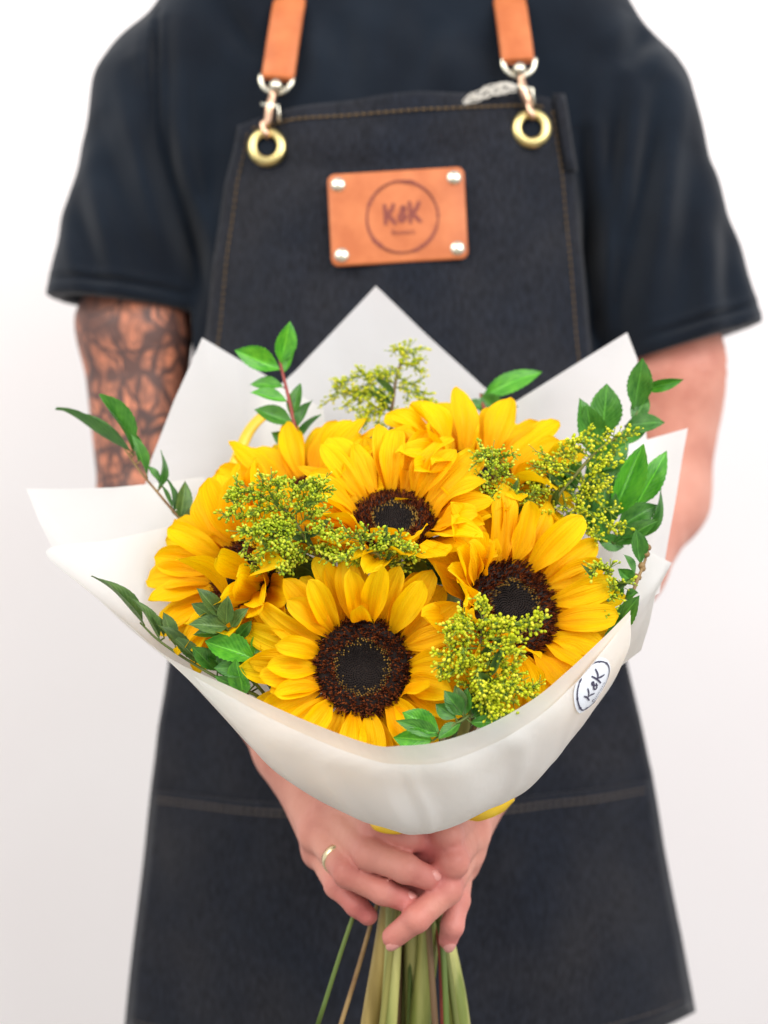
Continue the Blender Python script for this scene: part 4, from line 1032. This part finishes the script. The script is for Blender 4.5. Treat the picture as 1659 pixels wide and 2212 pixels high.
def leaf_sprig(label, stem, leaves, d_ref, stem_m, seed, sr=0.0012, low=None, berries=(), low_end=None, low_m=None):
    """stem: picture points with distance, tip first; leaves: (base, tip, width, kind[, roll])"""
    rnd = random.Random(seed); pts = [P(*q) for q in stem]
    root = thing('leafy_branch', pts[-1], label, 'branch', 'leafy green branches in the bouquet')
    path = catmull(pts, 5)
    full = pts + ([P(*q) for q in low] if low else [])
    o = world_obj('stem', *tube(catmull(full, 5), [sr * 0.6, sr, sr * 1.2, sr * 1.6], 7), stem_m, root)
    for lf in leaves:
        (bx, by), (tx, ty), w, kind = lf[:4]
        # distance of the nearest stem point
        dd = min(path, key=lambda q: (P(bx, by, q.y) - q).length).y
        bo, to = P(bx, by, dd), P(bx + (tx - bx) * 1.08, by + (ty - by) * 1.08, dd + rnd.uniform(-.012, .006))
        # short stalk joins leaf to stem
        near = min(path, key=lambda q: (q - bo).length)
        lo = put_leaf(root, bo, to, w * dd / F * 1.08, kind, rnd, lf[4] if len(lf) > 4 else None)
        if (near - bo).length > 0.001: world_obj('leaf_stalk', *tube([near, bo, bo.lerp(to, 0.05)], sr * 0.55, 5), stem_m, root)
    if berries:
        for (x_, y_, r_) in berries:
            V, Fc = lathe([(0.0001, 1), (0.6, 0.8), (1, 0), (0.7, -0.7), (0.0001, -1)], 8); cc = P(x_, y_, stem[0][2] - 0.002)
            world_obj('bud_knot', [cc + v * r_ for v in V], Fc, M['stem_brown'], root)
    return root
LB, LG, LD = 'leaf_bright', 'leaf', 'leaf_dull'
# rising at the upper left, red stem
leaf_sprig('upright branch with reddish stem and oval leaves above the upper left sunflower', [(603, 772, 1.02), (612, 812, 1.015), (626, 870, 1.01), (640, 935, 1.005)],
  [((606, 785), (626, 702), 44, LB, 0.3), ((608, 800), (512, 762), 44, LB, 0.2), ((612, 805), (640, 752), 36, LB, -.5), ((616, 838), (546, 820), 30, LB, .6), ((622, 868), (548, 846), 34, LB, .3), ((628, 900), (652, 836), 38, LG, -.3),
   ((634, 915), (556, 884), 42, LG, .1), ((640, 925), (672, 868), 34, LG, -.4), ((642, 950), (680, 892), 34, LG, -.6), ((645, 960), (590, 935), 34, LG)], 1.01, M['stem_red'], 1, 0.0014, [(660, 1020, 1.0), (760, 1450, 1.01), (868, 1790, 1.0), (850, 2030, .98), (848, 2300, .975)])
# far left slender branch
leaf_sprig('slender branch leaning out over the tattooed arm at the far left', [(262, 958, .99), (300, 1015, .985), (350, 1075, .975), (408, 1148, .965)],
  [((290, 985), (140, 876), 34, LG, .9), ((288, 975), (226, 858), 22, LG, 1.0), ((300, 1000), (278, 935), 20, LG, .9), ((318, 1032), (300, 940), 16, LG, 1.1), ((340, 1060), (364, 985), 18, LG, 1.1), ((350, 1050), (318, 1012), 14, LG, 1.2),
   ((388, 1125), (404, 1046), 34, LD, .4), ((412, 1140), (424, 1090), 36, LD, .2), ((375, 1110), (378, 1035), 14, LG, 1.2), ((372, 1100), (350, 1045), 12, LG, 1.2), ((400, 1140), (374, 1105), 14, LG, 1.1)],
  .97, M['stem_brown'], 2, 0.0010, [(470, 1260, .97), (640, 1560, .99), (842, 1790, .99), (800, 2000, .98), (700, 2330, .97)])
# lower left branch along the rim
leaf_sprig('drooping branch of long narrow leaves along the lower left rim of the paper', [(303, 1345, .905), (345, 1385, .897), (420, 1435, .889), (500, 1480, .880), (565, 1510, .880)],
  [((312, 1352), (232, 1238), 26, LD, .8), ((345, 1385), (306, 1292), 24, LD, .9), ((355, 1378), (330, 1318), 20, LD, .8), ((425, 1428), (350, 1352), 34, LD, .6), ((380, 1400), (352, 1330), 24, LD, .7), ((440, 1440), (385, 1375), 28, LD, .6),
   ((470, 1450), (415, 1400), 34, LG, .4), ((500, 1470), (450, 1400), 36, LG, .3), ((520, 1480), (480, 1430), 30, LG)], .89, M['stem_dark'], 3, 0.0010, [(660, 1600, .94), (850, 1790, .985), (770, 1960, .96), (684, 2220, .95)])
# left middle tuft
leaf_sprig('dull green leaf tuft lying across the leftmost sunflower', [(478, 1340, .872), (495, 1365, .874), (520, 1395, .878), (560, 1450, .90)],
  [((482, 1335), (432, 1275), 36, LD, .3), ((480, 1345), (418, 1308), 28, LD, .3), ((488, 1350), (490, 1295), 34, LD, -.2), ((490, 1355), (424, 1345), 40, LD, .1), ((500, 1365), (420, 1368), 30, LG, .2), ((500, 1355), (522, 1318), 30, LD, -.4),
   ((510, 1380), (540, 1345), 26, LG)], .875, M['stem_dark'], 4, 0.0010, [(700, 1640, .95), (858, 1795, .99), (812, 2330, .99)])
leaf_sprig('glossy bright green leaves tucked left of the front sunflower', [(545, 1425, .872), (540, 1440, .874), (548, 1470, .876), (580, 1510, .885)],
  [((552, 1425), (452, 1385), 56, LB, .3), ((548, 1415), (560, 1370), 30, LB), ((525, 1505), (515, 1425), 52, LB, -.2), ((540, 1470), (498, 1445), 40, LG), ((548, 1480), (558, 1430), 34, LB, -.5), ((550, 1445), (470, 1440), 40, LG, .2), ((540, 1490), (470, 1470), 36, LG)],
  .875, M['stem_dark'], 5, 0.0010, [(700, 1660, .95), (866, 1795, .98), (840, 2330, .99)])
# bottom front tuft
leaf_sprig('bright serrated leaf tuft over the paper rim under the front goldenrod', [(985, 1562, .836), (1000, 1555, .838), (1015, 1540, .842), (1020, 1500, .86)],
  [((950, 1582), (875, 1540), 50, LB, .1), ((935, 1600), (856, 1592), 48, LB, -.1), ((952, 1590), (872, 1558), 30, LG, .2), ((985, 1552), (945, 1522), 34, LG), ((995, 1562), (950, 1592), 30, LG, .3), ((1000, 1545), (968, 1500), 38, LG, .2), ((1005, 1545), (1012, 1490), 30, LG, -.3),
   ((1020, 1550), (1075, 1520), 34, LG), ((1015, 1560), (1090, 1562), 28, LG), ((1000, 1540), (985, 1485), 30, LD), ((1020, 1545), (1050, 1490), 36, LG)], .838, M['stem_dark'], 6, 0.0011, [(960, 1640, .91), (900, 1790, .98), (880, 2330, .99)])
# top middle right pair
leaf_sprig('few broad blurred leaves behind the upper right sunflower', [(1040, 868, 1.05), (1048, 888, 1.045), (1060, 920, 1.04)],
  [((1042, 855), (1158, 800), 46, LB, .1), ((1038, 850), (1082, 905), 50, LG, .2), ((1070, 890), (1115, 880), 28, LG), ((1045, 880), (1012, 868), 26, LG), ((1090, 930), (1110, 890), 26, LG), ((1060, 900), (1100, 925), 30, LG)], 1.045, M['stem_red'], 7, 0.0017, [(1000, 1300, 1.03), (905, 1790, 1.01), (950, 2020, .98), (962, 2300, .97)], )
# right tall branch
leaf_sprig('tall branch of large dark leaves at the right in front of the bare forearm', [(1388, 845, .985), (1372, 900, .98), (1320, 975, .975), (1262, 1060, .965)],
  [((1370, 888), (1386, 780), 48, LG, .2), ((1385, 842), (1470, 822), 26, LB, .4), ((1350, 920), (1425, 908), 42, LG, .1), ((1365, 910), (1398, 862), 38, LG), ((1300, 950), (1310, 838), 64, LG, .2), ((1330, 960), (1390, 925), 34, LG), ((1285, 985), (1265, 880), 54, LG, .3),
   ((1275, 1010), (1345, 962), 60, LG), ((1240, 1050), (1215, 955), 50, LG, .3), ((1260, 1045), (1330, 1010), 56, LG), ((1235, 1075), (1170, 1000), 46, LG), ((1245, 1070), (1300, 1060), 40, LG), ((1320, 965), (1360, 945), 30, LG), ((1262, 1040), (1352, 958), 66, LG, .1), ((1240, 1070), (1200, 962), 60, LG, .2), ((1255, 1065), (1350, 1012), 64, LG, -.1), ((1250, 1090), (1335, 1072), 50, LG, 0), ((1285, 990), (1258, 870), 58, LG, .1)], .98, M['stem_dark'], 8, 0.0013, [(1180, 1250, .97), (920, 1780, .995), (955, 2030, .97), (968, 2300, .96)])
leaf_sprig('branch with pointed bright-edged leaves inside the rightmost paper peak', [(1390, 1085, .955), (1365, 1120, .95), (1325, 1140, .945), (1280, 1170, .94)],
  [((1315, 1125), (1388, 972), 54, LB, .25), ((1370, 1100), (1438, 985), 46, LB, .2), ((1300, 1130), (1322, 1030), 50, LG, .3), ((1335, 1140), (1410, 1092), 52, LG), ((1385, 1165), (1440, 1078), 26, LG, .7), ((1290, 1150), (1260, 1080), 44, LG), ((1310, 1170), (1290, 1120), 40, LG), ((1330, 1155), (1385, 1145), 30, LG), ((1300, 1150), (1312, 1045), 56, LG, .1), ((1325, 1175), (1418, 1130), 42, LG, 0), ((1290, 1165), (1345, 1180), 36, LG, 0)],
  .95, M['stem_dark'], 9, 0.0012, [(1180, 1330, .95), (930, 1780, .985), (938, 2330, .99)])
leaf_sprig('brown knotty twig with small curled leaves at the right edge of the bouquet', [(1400, 1185, .915), (1392, 1215, .913), (1378, 1250, .910), (1362, 1290, .907)],
  [((1384, 1222), (1370, 1148), 32, LG, .5), ((1372, 1240), (1352, 1200), 26, LG, .6), ((1366, 1262), (1340, 1230), 28, LG), ((1340, 1300), (1318, 1252), 36, LG, -.2), ((1312, 1375), (1378, 1290), 40, LG, .2), ((1350, 1290), (1376, 1282), 26, LG), ((1305, 1390), (1340, 1350), 30, LG), ((1330, 1300), (1308, 1275), 24, LG)],
  .91, M['stem_brown'], 10, 0.0011, [(1330, 1360, .905), (1180, 1560, .93), (930, 1785, .98), (915, 2330, .985)], berries=[(1400, 1183, .0022), (1397, 1197, .0022), (1386, 1222, .0024), (1388, 1228, .0022), (1379, 1247, .0022), (1374, 1252, .0020), (1365, 1280, .0022), (1362, 1287, .002)])
# broad sunflower leaves filling the gaps deep in the bouquet
leaf_sprig('broad dull sunflower leaves deep between the front, middle and right flowers', [(930, 1225, .925), (940, 1245, .93), (930, 1300, .945)],
  [((985, 1260), (895, 1205), 60, LD, .1), ((940, 1240), (1000, 1190), 50, LD), ((930, 1290), (880, 1215), 60, LD), ((960, 1280), (1010, 1240), 50, LD), ((900, 1300), (820, 1240), 60, LD), ((700, 1280), (620, 1210), 60, LD), ((640, 1300), (560, 1280), 60, LD), ((1000, 1500), (1010, 1400), 70, LD), ((1200, 1250), (1280, 1190), 60, LD), ((1060, 1120), (1130, 1080), 60, LD), ((700, 1100), (640, 1060), 60, LD), ((620, 1330), (545, 1340), 60, LD), ((1000, 1450), (960, 1380), 60, LD)],
  .93, M['stem_dark'], 11, 0.0012, [(900, 1500, .96), (890, 1790, .99), (935, 2240, 1.0)])

# ------------------------------------------------------------------ goldenrod
def bud(cn, ax, r, rnd):
    Mx = frame(cn, ax); k = rnd.choice((0.55, 0.75, 0.9, 1.0, 1.15)) * rnd.uniform(0.9, 1.1) * r; L = rnd.uniform(1.0, 1.5)
    prof = [(0.25, -1.0 * L), (0.85, -0.45 * L), (1.0, 0.15 * L), (0.72, 0.75 * L), (0.42, 0.95 * L), (0.25, 0.72 * L)]
    V, Fc = lathe(prof, 6); return [Mx @ (v * k) for v in V], Fc + [tuple(5 * 6 + i for i in range(6))]
def goldenrod(label, main, branches, d, seed, m_bud='bud', low=None, br=0.00086, dens=1.0):
    """main: picture points tip first; branches: (t along main, end point, bow)"""
    rnd = random.Random(seed); pts = [P(x_, y_, dd) for x_, y_, dd in main]
    root = thing('goldenrod_sprig', pts[-1], label, 'goldenrod', 'goldenrod sprigs in the bouquet')
    path = catmull(pts, 8)
    full = catmull(pts + [P(*q) for q in (low or [])], 6)
    world_obj('stem', *tube(full, [0.0007, 0.0011, 0.0014, 0.0021, 0.0023], 7), M['sprig_stem_brown' if seed % 3 == 2 else 'sprig_stem'], root)
    br_mb, bd = MB(), MB()
    def dress(line, w0):
        br_mb.add(tube(line, [0.0006, 0.0004], 4))
        n = max(3, int(sum((b_ - a_).length for a_, b_ in zip(line[:-1], line[1:])) / 0.00060 * dens))
        for k in range(n):
            t = (k + rnd.random()) / n; t = 0.12 + 0.88 * t; i = min(int(t * (len(line) - 1)), len(line) - 2); q = line[i].lerp(line[i + 1], t * (len(line) - 1) - i)
            ax = (line[i + 1] - line[i]).normalized()
            off = Vector((rnd.uniform(-1, 1), rnd.uniform(-1, 0.6), rnd.uniform(-0.7, 1))).normalized()
            L = rnd.uniform(0.0012, 0.0056) * w0
            e = q + off * L + ax * L * 0.7
            br_mb.add(tube([q, e], 0.00028, 3, False)); bd.add(bud(e, (off + ax * 0.8), br, rnd))
    dress(path[:max(4, int(len(path) * 0.6))][::-1], 1.1)
    for (t, (ex_, ey_), bow) in branches:
        i = min(int(t * (len(path) - 1)), len(path) - 1); a_ = path[i]; dd = a_.y + rnd.uniform(-.012, .006)
        e = P(ex_, ey_, dd); mid = a_.lerp(e, 0.55) + Vector((0, -0.003, bow * (e - a_).length)); line = catmull([a_, mid, e], 5); dress(line, 1.0)
        # twiglets
        for s in range(max(2, int((e - a_).length / 0.0055))):
            t2 = rnd.uniform(.35, .95); q = line[min(int(t2 * (len(line) - 1)), len(line) - 2)]
            v = (e - a_).normalized() * 0.6 + Vector((rnd.uniform(-1, 1), rnd.uniform(-.9, .3), rnd.uniform(-.6, 1))).normalized()
            dress([q, q + v * 0.004, q + v * 0.0075], 0.8)
    world_obj('branchlets', br_mb.v, br_mb.f, M['sprig'], root, kind='stuff')
    world_obj('buds', bd.v, bd.f, M[m_bud], root, kind='stuff')
    # slim leaves on the stem
    for k in range(5):
        q = full[min(len(full) - 2, int(len(path) * 0.5) + k * 2)]; v = Vector((rnd.uniform(-1, 1), -.3, rnd.uniform(.2, 1))).normalized()
        put_leaf(root, q, q + v * 0.020, 0.0042, LD, rnd)
    return root
goldenrod('dense goldenrod sprig between the leftmost, middle and front sunflowers', [(585, 1082, .868), (625, 1110, .866), (660, 1165, .870), (700, 1235, .885)],
  [(.02, (505, 1105), .25), (.05, (500, 1070), .2), (.15, (560, 1050), .2), (.15, (600, 1045), .1), (.3, (650, 1050), .1), (.35, (710, 1058), .1), (.25, (545, 1115), .1), (.55, (530, 1180), .25), (.5, (700, 1105), .1), (.6, (560, 1205), .2), (.7, (600, 1215), .1), (.65, (580, 1165), .2), (.75, (640, 1215), 0), (.5, (610, 1150), 0), (.6, (705, 1150), 0), (.45, (570, 1145), .2), (.4, (680, 1080), .0), (.85, (620, 1190), .1), (.8, (720, 1190), .1), (.9, (560, 1230), .1)],
  .885, 21, 'bud', [(800, 1500, .96), (868, 1795, .985), (830, 2000, .99), (762, 2330, .99)], dens=1.2)
goldenrod('goldenrod buds in a low row under the middle sunflower', [(770, 1150, .866), (790, 1190, .866), (830, 1230, .872)],
  [(.2, (735, 1165), .1), (.4, (745, 1205), .1), (.5, (830, 1185), .1), (.7, (880, 1185), .15), (.7, (900, 1205), .1), (.9, (860, 1215), .1), (.6, (770, 1220), 0), (.8, (720, 1215), .1), (.3, (790, 1165), .1)],
  .88, 22, 'bud', [(850, 1500, .96), (876, 1795, .972), (850, 2000, .966), (812, 2330, .962)], dens=.9)
goldenrod('goldenrod sprig standing tall at top centre against the paper peak', [(882, 748, 1.03), (860, 800, 1.025), (850, 860, 1.02), (846, 940, 1.01)],
  [(.05, (895, 770), .1), (.1, (850, 760), .1), (.25, (905, 800), .1), (.35, (785, 845), .2), (.45, (905, 850), .1), (.5, (700, 875), .25), (.55, (925, 870), .1), (.6, (780, 870), .2), (.7, (740, 880), .2), (.75, (790, 910), .1), (.8, (885, 890), 0), (.85, (760, 920), .2), (.9, (800, 945), .1), (.4, (820, 820), .1), (.65, (830, 870), .0), (.95, (820, 960), 0)],
  1.02, 23, 'bud_yellow', [(860, 1300, 1.02), (885, 1795, 1.0), (868, 2000, 1.0), (856, 2330, 1.0)], br=.0009, dens=.8)
goldenrod('goldenrod sprig at the right spreading over the large dark leaves', [(1345, 935, .935), (1290, 975, .932), (1240, 1030, .930), (1190, 1100, .930)],
  [(.05, (1350, 950), 0), (.12, (1300, 945), .15), (.2, (1330, 985), 0), (.25, (1250, 945), .2), (.35, (1225, 965), .2), (.3, (1310, 1005), 0), (.4, (1290, 1035), 0), (.45, (1210, 985), .2), (.5, (1300, 1060), 0), (.55, (1170, 1000), .2), (.6, (1270, 1080), 0), (.65, (1160, 1030), .2), (.7, (1320, 1110), 0), (.75, (1260, 1110), -.05), (.8, (1330, 1140), -.1), (.85, (1230, 1130), -.1), (.9, (1140, 1070), .1), (.95, (1280, 1150), -.1), (.9, (1170, 1125), 0), (.7, (1200, 1060), 0)],
  .93, 24, 'bud_yellow', [(1080, 1350, .95), (905, 1790, .98), (925, 2000, 1.0), (935, 2330, 1.0)], br=.0009, dens=.62)
goldenrod('small goldenrod sprig hanging before the upper right sunflower', [(1062, 975, .915), (1068, 1020, .915), (1075, 1080, .917), (1085, 1120, .92)],
  [(.1, (1025, 985), .1), (.2, (1085, 990), .1), (.3, (1045, 1030), .1), (.4, (1095, 1030), .1), (.6, (1050, 1065), .1), (.6, (1100, 1065), .1), (.8, (1040, 1100), .1), (.8, (1145, 1080), .15), (.9, (1120, 1075), .2), (.5, (1060, 1050), 0), (.2, (1060, 985), 0)],
  .915, 25, 'bud', [(1000, 1400, .95), (895, 1790, .98), (880, 2000, 1.0), (868, 2330, 1.0)], dens=.9)
goldenrod('front goldenrod sprig between the front and right sunflowers with drooping tip', [(1048, 1318, .845), (1040, 1370, .843), (1035, 1420, .843), (1060, 1490, .845)],
  [(.0, (1052, 1312), 0), (.1, (1060, 1345), 0), (.35, (1160, 1358), .12), (.4, (1125, 1355), .1), (.3, (985, 1345), .15), (.4, (960, 1370), .2), (.45, (1100, 1390), .1), (.5, (970, 1400), .15), (.55, (945, 1445), .2), (.5, (1110, 1410), .05), (.6, (1000, 1450), .05), (.6, (1090, 1440), 0), (.7, (960, 1470), .1), (.7, (1130, 1470), .1), (.75, (1010, 1490), 0), (.8, (1060, 1555), -.05), (.8, (1080, 1550), 0), (.75, (1045, 1520), 0), (.85, (1110, 1520), 0), (.9, (1145, 1500), 0), (.65, (1030, 1470), 0), (.85, (1040, 1545), 0), (.9, (1095, 1500), 0)],
  .843, 26, 'bud_yellow', [(1010, 1600, .90), (910, 1790, .975), (925, 2000, .968), (948, 2330, .962)], br=.0009)
goldenrod('few goldenrod buds right of the right-hand sunflower by the paper', [(1318, 1225, .905), (1310, 1260, .905), (1290, 1310, .91)],
  [(.2, (1280, 1225), .1), (.4, (1335, 1265), .1), (.6, (1285, 1265), .1), (.7, (1325, 1290), 0), (.9, (1300, 1320), 0), (.3, (1300, 1230), 0)],
  .905, 27, 'bud', [(1180, 1520, .94), (918, 1790, .98), (955, 2000, .972), (1002, 2330, .966)], dens=.7)
